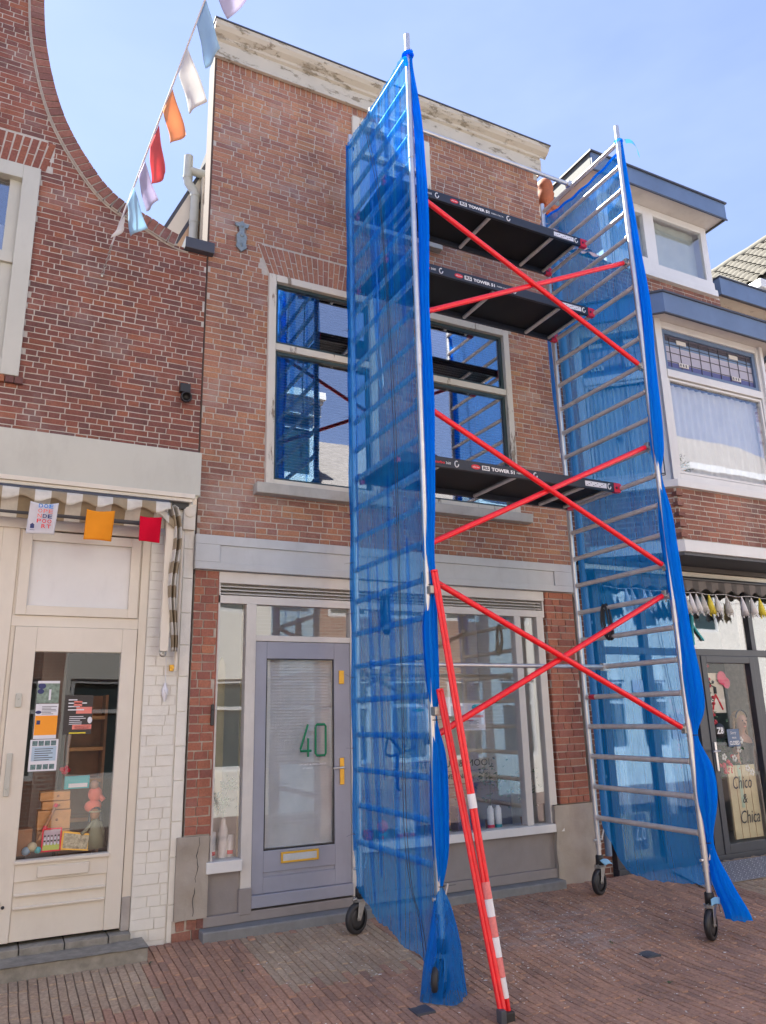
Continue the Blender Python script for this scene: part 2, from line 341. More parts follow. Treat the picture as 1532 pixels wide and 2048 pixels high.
X1 = Vector((1, 0, 0)); NF = Vector((0, -1, 0)); F = .45
def gz(y): return .085*y if y > -1.55 else -.13175
# ================================================================== GROUND
def street_mat():
    b = NB('street_clinker'); t = b.n('ShaderNodeTexBrick'); t.inputs['Scale'].default_value = 1; t.inputs['Brick Width'].default_value = .21; t.inputs['Row Height'].default_value = .07; t.inputs['Mortar Size'].default_value = .006
    t.inputs['Color1'].default_value = (.22, .14, .115, 1); t.inputs['Color2'].default_value = (.17, .115, .10, 1); t.inputs['Mortar'].default_value = (.05, .04, .034, 1)
    b.l(b.coords(), t.inputs['Vector']); c = b.mix(1, t.outputs['Color'], b.ramp(b.noise(2, 6), [(.3, .75), (.7, 1.2)]), 'MULTIPLY'); b.bsdf(c, .85, 0, t.outputs['Fac'], -.4, .006); return b.m
M['street'] = street_mat(); M['bed'] = plain('joint_sand', (.24, .185, .14), .95, .3, 30)
s = MB(); ys = [-60, -12, -8.2, -1.55, -.8, 0, .6, 6]
for a, b_ in zip(ys[:-1], ys[1:]):
    s.add([(-60, a, gz(min(a, .3))-.004), (60, a, gz(min(a, .3))-.004), (60, b_, gz(min(b_, .3))-.004), (-60, b_, gz(min(b_, .3))-.004)], [(0, 1, 2, 3)])
struct('street', s, 'street')
def paver_mat():
    b = NB('pavers'); at = b.n('ShaderNodeAttribute'); at.attribute_name = 'rnd'
    c = b.ramp(at.outputs['Fac'], [(0, (.29, .175, .125)), (.3, (.36, .21, .145)), (.6, (.41, .235, .155)), (.79, (.46, .265, .165)), (.80, (.35, .25, .17)), (1, (.41, .31, .215))])
    c = b.mix(1, c, b.ramp(b.noise(45, 5), [(.3, .72), (.7, 1.25)]), 'MULTIPLY'); c = b.mix(1, c, b.ramp(b.noise(1.4, 5), [(.3, .82), (.7, 1.16)]), 'MULTIPLY')
    # pale dust tone round the tower's middle, painted in place of reflected sunlight
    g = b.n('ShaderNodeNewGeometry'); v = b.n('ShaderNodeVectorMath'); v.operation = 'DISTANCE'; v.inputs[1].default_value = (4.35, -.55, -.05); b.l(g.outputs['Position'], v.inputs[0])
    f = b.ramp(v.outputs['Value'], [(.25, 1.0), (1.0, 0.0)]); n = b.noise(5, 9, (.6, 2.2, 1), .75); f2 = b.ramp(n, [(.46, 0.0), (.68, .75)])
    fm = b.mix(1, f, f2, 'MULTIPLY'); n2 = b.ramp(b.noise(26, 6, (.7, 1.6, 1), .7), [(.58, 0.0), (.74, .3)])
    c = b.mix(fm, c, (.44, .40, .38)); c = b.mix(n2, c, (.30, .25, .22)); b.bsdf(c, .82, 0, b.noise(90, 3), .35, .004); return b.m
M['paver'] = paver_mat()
s = MB(); x = -1.4
while x < 11.2:
    wd = random.uniform(.050, .057); y = -3.6-random.random()*.2
    while y < .36:
        L = random.uniform(.192, .205); y1 = min(y+L, .40); xm = x+wd/2; ym = (y+y1)/2
        bow = .012*noise.noise(Vector((xm*.7, ym*1.5, 3)))
        tan = (xm < 1.16+.02*math.sin(ym*9) and ym > -.62) or (1.92 < xm < 2.98 and -.72 < ym < .3) or (xm > 6.75 and -.7 < ym)
        r = random.uniform(.81, .999) if tan else min(.78, max(.01, random.random()*.72+.1*noise.noise(Vector((xm*2, ym*2, 0)))))
        h = [random.uniform(-.0025, .0025) for _ in range(4)]; hb = random.uniform(-.003, .003); q = .0035
        P = lambda a, b_, k: (a+bow+random.uniform(-.0012, .0012), b_, gz(b_)+.016+hb+h[k])
        tp = [P(x+q, y+q, 0), P(x+wd-q, y+q, 1), P(x+wd-q, y1-q, 2), P(x+q, y1-q, 3)]
        bt = [(a, b_, c-.012) for a, b_, c in ((x+bow, y, tp[0][2]), (x+wd+bow, y, tp[1][2]), (x+wd+bow, y1, tp[2][2]), (x+bow, y1, tp[3][2]))]
        s.add(tp+bt, [(0, 1, 2, 3), (0, 4, 5, 1), (1, 5, 6, 2), (2, 6, 7, 3), (3, 7, 4, 0)], 0, r)
        y = y1+random.uniform(.003, .008)
    x += wd+random.uniform(.0018, .0045)
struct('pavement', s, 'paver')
s = MB()
for a, b_ in ((-3.7, -1.55), (-1.55, .42)): s.add([(-1.5, a, gz(a)+.004), (11.3, a, gz(a)+.004), (11.3, b_, gz(b_)+.004), (-1.5, b_, gz(b_)+.004)], [(0, 1, 2, 3)])
struct('paving_bed', s, 'bed')
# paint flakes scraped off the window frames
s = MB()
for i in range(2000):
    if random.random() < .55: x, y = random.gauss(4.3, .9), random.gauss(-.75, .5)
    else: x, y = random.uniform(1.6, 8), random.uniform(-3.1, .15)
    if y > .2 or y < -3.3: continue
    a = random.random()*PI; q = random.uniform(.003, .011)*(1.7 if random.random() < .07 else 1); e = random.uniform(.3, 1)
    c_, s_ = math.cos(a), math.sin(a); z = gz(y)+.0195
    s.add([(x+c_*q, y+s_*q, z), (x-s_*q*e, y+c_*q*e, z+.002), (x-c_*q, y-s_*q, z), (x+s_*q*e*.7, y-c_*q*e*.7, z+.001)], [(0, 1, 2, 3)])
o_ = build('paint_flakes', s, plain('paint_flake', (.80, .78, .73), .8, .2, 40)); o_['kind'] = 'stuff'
for i, (x, y, lb) in enumerate(((2.60, -1.36, 'small dark grey square cover in the paving in front of the net-wrapped wheel'), (4.60, -1.27, 'small dark grey square cover in the open paving right of the red stabiliser'))):
    s = MB(); s.box(x-.065, x+.065, y-.065, y+.065, gz(y)+.0, gz(y)+.021); s.box(x-.05, x+.05, y-.05, y+.05, gz(y)+.021, gz(y)+.0225)
    top('valve_cover', s, 'zinc', lb, 'utility cover', 'utility covers in the paving', bevel=.003)
# weeds in the joints
s = MB()
for (x, y) in ((1.75, -.35), (4.3, -1.75), (1.2, .05), (3.9, -1.9), (4.5, -1.0)):
    for k in range(9):
        a = random.random()*6.28; l = random.uniform(.01, .028); z = gz(y)+.018
        s.add([(x, y, z), (x+math.cos(a)*l, y+math.sin(a)*l, z+l*.5), (x+math.cos(a+.5)*l, y+math.sin(a+.5)*l, z+l*.45)], [(0, 1, 2)])
o_ = build('weeds', s, 'leaf'); o_['kind'] = 'stuff'

# ================================================================== LEFT HOUSE: curved brick gable with shop
A = thing('brick_house', 'dark red brick house with curved gable and a cream shop front, at the left', 'house', (0, F, 0), 'row houses along the street')
curve = [(-.30, 10.6), (-.245, 9.4), (-.171, 8.343), (-.089, 7.732), (.09, 7.126), (.34, 6.693), (.603, 6.401), (.929, 6.258), (1.20, 6.150), (1.49, 6.135)]
def cat(P, t):
    n = len(P)-1; i = min(int(t*n), n-1); f = t*n-i; p0, p1, p2, p3 = P[max(i-1, 0)], P[i], P[i+1], P[min(i+2, n)]
    return tuple(.5*((2*b)+(-a+c)*f+(2*a-5*b+4*c-d)*f*f+(-a+3*b-3*c+d)*f**3) for a, b, c, d in zip(p0, p1, p2, p3))
cp = [cat(curve, i/400) for i in range(401)]
def clipA(z):
    if z < 6.08: return 1.478
    return min([c[0] for c in cp if abs(c[1]-z) < .06] or [1.2])-.10
hA = [(-1.42, -.035, 4.455, 6.47), (-1.6, .0, 6.47, 6.80)]
hA0 = [(-1.42, -.035, 4.455, 6.47)]
s = MB(); bricks(s, (0, F, 0), X1, NF, -3.2, 1.478, 3.98, 10.0, hA, .0535, .185, .0088, clipA)
backing(s, (0, F, 0), X1, NF, -3.2, 1.478, 3.98, 6.02, [(-1.42, -.035, 4.455, 6.02)])
z = 6.02
while z < 10.0:
    xm = clipA(z+.03)+.02
    if z < 6.47: s.obox((0, F, 0), X1, NF, -.035, xm, -.22, -.0035, z, z+.03, 1, .5); s.obox((0, F, 0), X1, NF, -3.2, -1.42, -.22, -.0035, z, z+.03, 1, .5)
    else: s.obox((0, F, 0), X1, NF, -3.2, xm, -.22, -.0035, z, z+.03, 1, .5)
    z += .03
wallA = build('wall', s, ['brickA', 'mortA'], A)
# arch of upright bricks above the window, two brick lengths high
s = MB(); k = 0; x = -1.50
while x < -.02:
    fl = (x+.73)*.30
    for (za, zb) in ((6.475, 6.61), (6.62, 6.78)) if k % 2 else ((6.475, 6.68), (6.69, 6.78)):
        o0 = fl*(za-6.475); o1 = fl*(zb-6.475)
        s.prism([(x+o0, F-.004, za), (x+.052+o0, F-.004, za), (x+.052+o1, F-.004, zb), (x+o1, F-.004, zb)], (0, .02, 0), 0, random.uniform(.55, .93))
    x += .063; k += 1
s.box(-1.62, .06, F+.0, F+.012, 6.47, 6.79, 1, .5); build('window_arch', s, ['brickA', 'mortA'], A)
# coping of bricks on edge following the curve, with the mortar fillet below it
s = MB(); d = 0; last = cp[0]; acc = 0; pts = [cp[0]]
for q in cp[1:]:
    acc += math.dist(q, last); last = q
    if acc >= .064: pts.append(q); acc = 0
for a, b_ in zip(pts[:-1], pts[1:]):
    if b_[0] > 1.262: break
    t = Vector((b_[0]-a[0], 0, b_[1]-a[1])); L = t.length; t.normalize(); nrm = Vector((-t.z, 0, t.x))*-1; wv = random.uniform(-.004, .004)
    if nrm.z > 0: nrm = -nrm
    pa = Vector((a[0], F-.045+wv, a[1]))+t*.005; pb = Vector((a[0], F-.045+wv, a[1]))+t*(L-.005)
    s.prism([pa, pb, pb+nrm*.118, pa+nrm*.118], (0, .26, 0), 0, random.uniform(.02, .55))
    pa = Vector((a[0], F-.036, a[1]))-t*.001+nrm*.003; pb = pa+t*(L+.002)
    s.prism([pa, pb, pb+nrm*.122, pa+nrm*.122], (0, .24, 0), 1, .5)
build('coping', s, ['brickC', 'mortA'], A)
s = MB(); fp = []
for i in range(40, 372, 6):
    a, b_ = cp[i-3], cp[i+3]; t = Vector((b_[0]-a[0], 0, b_[1]-a[1])).normalized(); nn = Vector((t.z, 0, -t.x)); nn = -nn if nn.x > 0 else nn
    fp.append(Vector((cp[i][0], F-.005, cp[i][1]))+nn*.130)
s.tube(fp, .008, 6); build('mortar_fillet', s, 'mortB', A)
s = MB(); s.box(1.255, 1.535, F-.075, F+.25, 6.022, 6.137); build('cap_stone', s, 'zinc', A, bevel=.006)
# the window at the left edge
s = MB(); frame(s, -1.42, -.035, 4.455, 6.47, F-.03, F+.10, .14); s.box(-1.28, -.175, F+.0, F+.08, 5.50, 5.60); s.box(-.27, -.175, F+.03, F+.09, 4.60, 5.50); s.box(-.27, -.175, F+.03, F+.09, 5.60, 6.33)
wA = build('window', s, 'fasciaA', A, bevel=.004)
s = MB(); s.box(-1.28, -.27, F+.055, F+.062, 4.6, 5.5); s.box(-1.28, -.27, F+.055, F+.062, 5.6, 6.33); build('pane', s, 'glassU', wA)
s = MB(); s.grid(lambda a, b_: Vector((-1.28+a*1.02, F+.14+.02*math.sin(a*60), 4.6+b_*1.0)), 60, 2); s.grid(lambda a, b_: Vector((-1.28+a*1.02, F+.14+.015*math.sin(a*70), 5.6+b_*.32)), 60, 2); build('curtain', s, cloth('net_curtain', (.62, .63, .66), .4), wA)
s = MB(); 
x = -1.46
while x < .0: s.box(x, x+.062, F-.035, F+.05, 4.39, 4.448, 0, random.random()); x += .07
build('brick_sill', s, ['brickA'], A)
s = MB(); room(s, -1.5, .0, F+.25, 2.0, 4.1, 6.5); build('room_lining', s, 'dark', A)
# fascia above the shop
s = MB(); s.box(-3.2, 1.488, F-.10, F-.004, 3.575, 3.972); build('fascia_board', s, 'fasciaA', A, bevel=.004)
s = MB(); s.box(-3.2, 1.44, F-.13, F-.02, 3.535, 3.574); s.box(-3.2, 1.42, F-.115, F-.01, 3.505, 3.534); build('fascia_moulding', s, 'cream', A, bevel=.003)
s = MB(); s.box(-3.2, 1.40, F-.07, F+.05, 3.452, 3.504); build('awning_slot', s, 'black', A)
# painted brick pier
s = MB(); bricks(s, (0, F-.03, 0), X1, NF, 1.115, 1.372, .0, 3.44, (), .078, .21, .007, None, .003, .25); s.box(1.112, 1.374, F-.024, F+.25, -.02, 3.5, 1, .5)
pier = build('pier', s, ['brickW', 'mortW'], A)
s = MB(); z = .0
while z < 3.3: h_ = random.uniform(.25, .34); s.box(1.385, 1.466, F-.028, F+.2, z, min(z+h_-.006, 3.44), 0, .5); z += h_
s.box(1.375, 1.474, F-.015, F+.2, -.03, 3.44, 0, .5); build('pier_edge_blocks', s, 'brickW', A, bevel=.003)
s = MB(); s.box(1.36, 1.465, F-.065, F+.1, 3.27, 3.50); s.lathe((1.4125, F-.06, 3.43), (0, -1, 0), [(0, .052), (.012, .05), (.014, 0)], 20); build('corbel', s, 'cream', A, bevel=.006)
s = MB()
for (x0, x1, z0, z1) in ((-3.2, -.02, 0, .17), ): s.box(x0, x1, F+.0, F+.1, z0, z1)
s.box(-3.2, 1.112, F-.01, F+.09, 3.18, 3.505)       # head board
s.box(-.02, .10, F-.0, F+.09, .17, 3.18); s.box(.10, .134, F+.012, F+.09, .17, 3.18); s.box(1.031, 1.045, F+.012, F+.09, 2.48, 3.18); s.box(-.055, -.02, F+.006, F+.09, .17, 3.18); s.box(1.045, 1.112, F-.0, F+.09, .17, 3.18)        # posts
s.box(.10, 1.045, F+.005, F+.09, 2.408, 2.494); s.box(-3.2, -.02, F+.005, F+.09, 2.56, 2.66); s.box(-3.2, -.02, F+.0, F+.09, 2.40, 2.44)
frame(s, .12, 1.03, 2.495, 3.165, F-.012, F+.06, .075); s.box(-3.2, -.02, F+.02, F+.06, .17, .55)
wf = build('shop_front', s, 'cream', A, bevel=.004)
s = MB(); s.box(.195, .955, F+.02, F+.027, 2.57, 3.09); build('transom_panel', s, 'white', wf)
s = MB(); s.box(-3.2, -.02, F+.03, F+.037, 2.66, 3.18); build('white_panel', s, 'fasciaA', wf)
s = MB(); s.box(-3.2, -.05, F+.03, F+.037, .55, 2.40); build('shop_pane', s, 'glassS', wf)
# door
s = MB(); y0, y1 = F-.015, F+.045
s.box(.135, .29, y0, y1, .19, 2.405); s.box(.925, 1.04, y0, y1, .19, 2.405); s.box(.29, .925, y0, y1, 2.215, 2.405); s.box(.29, .925, y0, y1, .58, .725); s.box(.29, .925, y0+.012, y1, .19, .58)
s.box(.28, .935, y0-.022, y0, .700, .722); s.box(.30, .92, y0-.012, y0+.012, .485, .50); s.box(.30, .92, y0-.012, y0+.012, .40, .415)
drA = build('door', s, 'cream', A, bevel=.004)
s = MB(); s.box(.29, .925, y0+.02, y0+.026, .725, 2.215); build('pane', s, 'glassD', drA)
s = MB(); s.box(.44, .79, y0-.02, y0, .60, .675); build('letter_flap', s, 'cream', drA, bevel=.004)
s = MB(); s.box(.185, .225, y0-.018, y0, 1.80, 1.90); s.ball((.205, y0-.02, 1.86), .006); build('lock_plate', s, 'fasciaA', drA, bevel=.003)
s = MB(); s.box(.165, .20, y0-.018, y0, 1.17, 1.47); s.ball((.182, y0-.02, 1.22), .007); build('handle_plate', s, 'fasciaA', drA, bevel=.003)
s = MB(); s.ball((.235, y0-.004, .425), .012, 0, (1, .5, 1)); s.box(.18, .215, y0-.01, y0, .43, .46); build('door_stop', s, 'black', drA)
s = MB(); room(s, -3.1, 1.3, F+.12, 2.6, .1, 3.3); build('shop_lining', s, plain('shop_lining', (.06, .05, .04), .9), A)
s = MB(); x = -3.2
while x < 1.05: s.box(x, min(x+.29, 1.11), F-.10, F+.1, .015, .165); x += .297
build('plinth_stones', s, 'stone2', A, bevel=.006)
s = MB(); s.box(1.046, 1.11, F-.012, F-.001, .166, .40); build('stone_foot', s, plain('grey_foot', (.36, .33, .30), .8, .2, 8), A, bevel=.01)
s = MB(); s.grid(lambda a, b_: Vector((-3.2+a*4.40, .10+.012*noise.noise(Vector((a*30, b_, 0)))+b_*.30, .118+.006*noise.noise(Vector((a*40, b_*5, 1))))), 80, 6)
s.box(-3.2, 1.195, .115, .42, -.05, .112); build('doorstep', s, 'stone2', A)
s = MB(); s.box(-8, -3.2, F-.0, F+.3, -.1, 9.6, 0, .4); s.box(-3.2, 1.1, 4.0, 4.2, 3.4, 6, 0, .4); build('side_wall', s, 'mortA', A)

# things on the left house
s = MB(); s.lathe((1.335, .40, 4.50), (-.15, -1, -.35), [(-.02, .03), (0, .052), (.10, .047), (.10, .038), (.04, .03), (.04, 0)], 20); s.box(1.28, 1.37, .39, .45, 4.55, 4.63)
top('wall_lamp', s, 'black', 'small round black lamp on the dark brick wall near the house seam', 'wall lamp')
s = MB()
cz = [(.545, .44, 5.56), (.56, .36, 5.62), (.575, .28, 5.69), (.583, .22, 5.74)]
for i in range(11):
    t = i/10*(len(cz)-1); k = min(int(t), 2); f = t-k; c = Vector(cz[k]).lerp(Vector(cz[k+1]), f); dr = (Vector(cz[3])-Vector(cz[0])).normalized(); sd = Vector((1, 0, 0)) if i % 2 else dr.cross(Vector((1, 0, 0))).normalized()
    s.tube([c+dr*.016*math.cos(q*PI/5)+sd*.009*math.sin(q*PI/5) for q in range(11)], .0035, 6, caps=False)
s.tube([(.543, .45, 5.555), (.545, .43, 5.55)], .01, 8)
top('wall_chain', s, 'steel', 'short steel chain on the dark brick wall holding the end of the bunting', 'chain')
# bunting over the street
bt = thing('bunting', 'rope of large light blue, white, orange, red and lilac flags high above the left house', 'bunting', (.583, .22, 5.74))
s = MB(); s.tube([(.583, .22, 5.74), (.921, -1.6, 6.765), (1.30, -3.6, 7.85), (1.75, -6, 8.6), (2.15, -8.15, 8.9)], .007, 6); build('rope', s, 'paper', bt)
flags = [('flagw', (.641, -.084, 5.859), (.652, -.054, 5.768), (.574, .02, 5.679), (.61, -.01, 5.808)), ('flagb', (.675, -.314, 5.992), (.788, -.284, 5.66), (.681, -.164, 5.623), (.645, -.194, 5.919)),
 ('flagl', (.721, -.518, 6.116), (.848, -.488, 5.806), (.756, -.372, 5.75), (.693, -.402, 6.047)), ('flagr', (.774, -.782, 6.276), (.863, -.752, 5.883), (.78, -.6, 5.857), (.737, -.63, 6.182)),
 ('flago', (.821, -1.032, 6.427), (.944, -1.002, 6.079), (.876, -.85, 6.08), (.784, -.88, 6.333)), ('flagw', (.868, -1.306, 6.589), (1.039, -1.276, 6.19), (.943, -1.106, 6.179), (.842, -1.136, 6.49)),
 ('flagb', (.928, -1.6, 6.768), (1.07, -1.57, 6.417), (.983, -1.418, 6.342), (.902, -1.448, 6.677)), ('flagl', (.981, -1.8, 6.885), (1.195, -1.77, 6.741), (1.085, -1.65, 6.62), (.965, -1.66, 6.839))]
for i in range(6):
    y = -2.5-i*.8; zz = 7.25+(-y-2.5)*.33; xx = 1.09+(-y-2.5)*.19; flags.append((['flagw', 'flagr', 'flago', 'flagb'][i % 4], (xx, y, zz), (xx+.12, y, zz-.36), (xx+.05, y+.2, zz-.44), (xx-.03, y+.22, zz-.08)))
for i, (m, a, b_, c, d_) in enumerate(flags):
    a, b_, c, d_ = map(Vector, (a, b_, c, d_)); nn = (b_-a).cross(d_-a).normalized(); s = MB()
    s.grid(lambda u, v: a.lerp(d_, u).lerp(b_.lerp(c, u), v)+nn*(.022*v*math.sin(u*5+i*1.7)+.012*math.sin(v*6+i)*v)+Vector((0, 0, -.012*math.sin(u*PI)*v)), 10, 12); build('flag', s, m, bt, solid=.002)
# awning: folded striped canvas, valance, arm
aw = thing('awning', 'rolled-in beige and cream striped awning with scalloped edge above the cream shop door', 'awning', (.3, .3, 3.3))
s = MB(); s.grid(lambda u, v: Vector((-3.2+u*4.42, .205-.012*v+.012*math.sin(u*55)*v, 3.447-v*(.082+.020*math.sin(u*4.42/.225*2*PI+1.0))-.006*math.sin(u*9))), 220, 4); build('valance', s, 'awnA', aw, solid=.003)
s = MB(); s.grid(lambda u, v: Vector((-3.2+u*4.40, .225+.10*v+.03*math.sin(v*PI), 3.42-v*.17-.035*math.sin(v*PI)-.03*u*math.sin(u*3)*v)), 90, 8); build('canvas_sag', s, 'awnA', aw, solid=.003)
s = MB(); s.tube([(-3.2, .24, 3.46), (1.20, .24, 3.45)], .022, 10); s.tube([(-3.2, .335, 3.30), (1.14, .335, 3.28)], .03, 10); build('roller', s, 'zinc', aw)
s = MB(); s.grid(lambda u, v: Vector((1.22+.075*v**.25+.02*math.sin(v*8)+.055*(u-.5)*(1-.55*v)*1.9, .285-.05*math.sin(v*PI)+.045*math.sin(u*14+v*2)*(1-v*.5), 3.44-v*1.22)), 30, 60); build('hanging_canvas', s, 'awnAv', aw, solid=.003)
s = MB(); s.grid(lambda u, v: Vector((1.10+.19*u, .205+.05*u, 3.40-.16*u*u-.07*v+.01*math.sin(u*9))), 20, 5); build('valance_end', s, 'awnA', aw, solid=.003)
s = MB(); s.box(1.195, 1.262, .265, .315, 2.22, 3.30); s.box(1.198, 1.265, .262, .267, 2.80, 2.807); build('arm_housing', s, 'cream', aw, bevel=.006)
s = MB(); s.tube([(1.337, .27, 3.22), (1.347, .36, 2.07)], .015, 10); build('arm_bar', s, 'cream', aw)
s = MB(); s.lathe((1.225, .285, 2.20), (0, 1, 0), [(-.012, .012), (-.012, .026), (.012, .026), (.012, .012)], 16); s.tube([(1.225, .285, 2.23), (1.225, .285, 2.2)], .008, 8); build('hook', s, 'steel', aw)
s = MB(); s.box(1.305, 1.345, .37, .42, 2.07, 2.12); s.tube([(1.325, .37, 2.095), (1.325, .35, 2.095)], .01, 8); build('bracket', s, 'brass', aw, bevel=.004)
# three cloth signs hanging from the awning
def hangflag(name, x0, x1, z0, z1, m, lb, tilt=0, ph=0):
    s = MB(); s.grid(lambda u, v: Vector((x0+(x1-x0)*u-tilt*v, .165+.015*math.sin(u*4+v*2+ph)+.02*v, z1-(z1-z0)*v-.012*math.sin(u*PI)*(1-v))), 14, 14)
    return top(name, s, m, lb, 'cloth flag', 'flags hanging from the striped awning', solid=.003)
hf = hangflag('hanging_sign', .145, .345, 3.085, 3.335, 'clothw', 'white cloth flag with coloured letters hanging from the awning', .0125)
for i, (t_, cs) in enumerate((('DOE', ('txtblue',)*3), ('OPE', ('txtpink',)*3), ('NDE', ('txtpink', 'txtnavy', 'txtnavy')), ('POO', ('txtred',)*3), (' RT', (None, 'txtred', 'txtred')))):
    for k, ch in enumerate(t_):
        if cs[k]: txt(ch, (.213+k*.037-(.008*i/5)-.008, .148, 3.285-i*.040), X1, (0, 0, 1), .030, .031, cs[k], hf, 'letter', bold=.02)
s = MB(); s.box(.158, .186, .147, .149, 3.118, 3.145); s.prism([(.155, .148, 3.145), (.189, .148, 3.145), (.172, .148, 3.16)], (0, .001, 0)); s.box(.158, .190, .1475, .149, 3.104, 3.107); build('house_emblem', s, 'txtnavy', hf)
hangflag('hanging_flag', .555, .765, 3.07, 3.315, 'clotho', 'plain orange cloth flag hanging from the striped awning', .008, 1)
hangflag('hanging_flag', .965, 1.135, 3.09, 3.300, 'clothr', 'plain bright red cloth flag hanging from the awning end', -.0, 2)
s = MB(); s.lathe((1.277, F-.055, 1.90), (0, 0, 1), [(-.075, .004), (-.05, .012), (-.02, .022), (.02, .026), (.05, .012), (.075, .008)], 10); s.tube([(1.277, F-.05, 2.18), (1.277, F-.055, 1.97)], .0025, 5)
s.tube([(1.262, F-.08, 1.93), (1.29, F-.083, 1.88)], .003, 5); top('cord_cleat', s, 'paper', 'small cleat wound with white cord on the white painted brick pier', 'cleat', 'small fittings')


# posters on and goods behind the left shop door
gy = F+.003
def poster(x0, x1, z0, z1, m, lb):
    s = MB(); s.box(x0, x1, gy, gy+.0015, z0, z1); return top('poster', s, m, lb, 'poster', 'posters on the cream door')
def lines(p, x0, x1, z0, z1, n, m, frac=(.6, 1), th=.35):
    s = MB(); st_ = (z1-z0)/n
    for i in range(n): L = (x1-x0)*random.uniform(*frac); s.box(x0, x0+L, gy-.0008, gy-.0002, z0+i*st_, z0+i*st_+st_*th)
    build('print', s, m, p)
p = poster(.330, .487, 1.828, 1.994, 'leafy', 'poster with a dark green picture at the top left of the cream door glass') if 'leafy' in M else poster(.330, .487, 1.828, 1.994, plain('poster_green', (.20, .27, .22), .6, .5, 40), 'poster with a dark green picture at the top left of the cream door glass')
s = MB(); s.ball((.362, gy, 1.955), .028, 0, (1, .02, .8)); s.ball((.356, gy, 1.915), .024, 0, (1, .02, .8)); build('print', s, 'txtnavy', p); s = MB(); s.box(.33, .487, gy-.001, gy, 1.975, 1.994); s.box(.415, .43, gy-.001, gy, 1.85, 1.93); build('print', s, 'paper', p)
p = poster(.331, .490, 1.565, 1.822, 'paper', 'white and orange poster below the green one on the cream door glass'); s = MB(); s.box(.333, .490, gy-.0006, gy, 1.592, 1.735); build('orange_field', s, 'orange', p); lines(p, .375, .482, 1.745, 1.81, 6, 'zinc'); s = MB(); s.ball((.352, gy, 1.760), .018, 0, (1.2, .02, .7)); s.box(.345, .37, gy-.001, gy, 1.67, 1.70); build('print', s, 'txtnavy', p)
p = poster(.315, .511, 1.333, 1.560, 'paper', 'pale blue and white poster with small pictures, lowest on the cream door glass'); s = MB(); s.box(.33, .50, gy-.0005, gy, 1.405, 1.51); build('blue_field', s, plain('poster_pale_blue', (.42, .55, .66), .6), p); lines(p, .35, .48, 1.41, 1.505, 6, 'zinc', (.7, 1))
s = MB()
for i in range(4):
    for z in (1.345, 1.515): s.box(.33+i*.043, .366+i*.043, gy-.0008, gy, z, z+.036)
build('small_pictures', s, plain('poster_photos', (.12, .20, .20), .6, .7, 60), p)
p = poster(.535, .740, 1.590, 1.885, plain('poster_black', (.03, .025, .025), .5), 'black concert poster with red and white bars in the middle of the cream door glass')
s = MB(); s.box(.60, .74, gy-.0008, gy, 1.628, 1.662); s.box(.60, .66, gy-.0008, gy, 1.80, 1.84); s.box(.62, .735, gy-.0006, gy, 1.745, 1.795); build('red_bar', s, 'txtpink', p)
lines(p, .575, .70, 1.665, 1.735, 5, 'paper', (.6, 1)); lines(p, .56, .71, 1.77, 1.87, 4, 'paper', (.4, .9)); lines(p, .62, .73, 1.632, 1.658, 3, 'paper', (.7, 1)); s = MB(); s.ball((.725, gy, 1.695), .018, 0, (1, .03, 1.4)); build('white_figure', s, 'paper', p)
s = MB(); s.box(.58, .70, gy-.0008, gy, 1.596, 1.606); build('yellow_print', s, 'yellowp', p) if 'yellowp' in M else build('yellow_print', s, plain('yellow_print', (.70, .55, .03), .6), p)
M['box'] = plain('light_wood_box', (.56, .27, .085), .55, .15, 12)
for x0, x1, z0, z1, lb in ((.43, .66, .73, .885, 'bottom light wooden box of the stack'), (.425, .66, .89, 1.03, 'second light wooden box from the bottom of the stack'), (.45, .65, 1.035, 1.095, 'third light wooden box from the bottom of the stack'), (.43, .645, 1.10, 1.165, 'topmost light wooden box of the stack')):
    t = thing('wooden_box', lb+' behind the cream door glass', 'box', ((x0+x1)/2, .72, z0), 'stack of wooden boxes'); s = MB(); s.box(x0, x1, .66, .82, z0, z1); build('body', s, 'box', t, bevel=.004)
    s = MB(); s.ball(((x0+x1)/2+.02, .657, (z0+z1)/2), .010); build('knob', s, 'wood', t)
s = MB(); s.tube([(.445, .60, .83), (.548, .63, 1.075)], [.016, .011], 12); s.tube([(.475, .607, .90), (.485, .61, .925)], .018, 12, 1); s.tube([(.54, .628, 1.055), (.549, .63, 1.08)], .015, 12, 1); top('toy_flute', s, ['wood', 'redp'], 'brown and red wooden flute leaning against the boxes behind the cream door', 'flute')
t = thing('toy_cash_frame', 'pink framed counting toy with rows of black pegs behind the cream door', 'toy', (.53, .59, .735)); s = MB(); frame(s, .462, .60, .745, .91, .585, .60, .010); build('frame', s, 'pinkred', t, bevel=.002); s = MB(); s.box(.472, .59, .592, .60, .755, .80); build('yellow_base', s, plain('toy_green_yellow', (.45, .55, .10), .6), t)
s = MB()
for i in range(5):
    for z in (.815, .85): s.tube([(.484+i*.024, .588, z), (.484+i*.024, .588, z-.022)], [.004, .008], 8)
build('pegs', s, 'paper', t); s = MB(); [s.ball((.484+i*.024, .588, z+.006), .007, n=8) for i in range(5) for z in (.815, .85)]; build('peg_head', s, 'black', t); s = MB(); s.box(.472, .59, .594, .60, .80, .90); build('back', s, plain('toy_lilac', (.45, .36, .42), .6), t)
t = thing('framed_picture', 'small gold framed pale picture leaning low behind the cream door glass', 'picture', (.705, .60, .73)); s = MB(); 
def quad(s, P, th=.008): s.prism([Vector(q) for q in P], (0, th, 0))
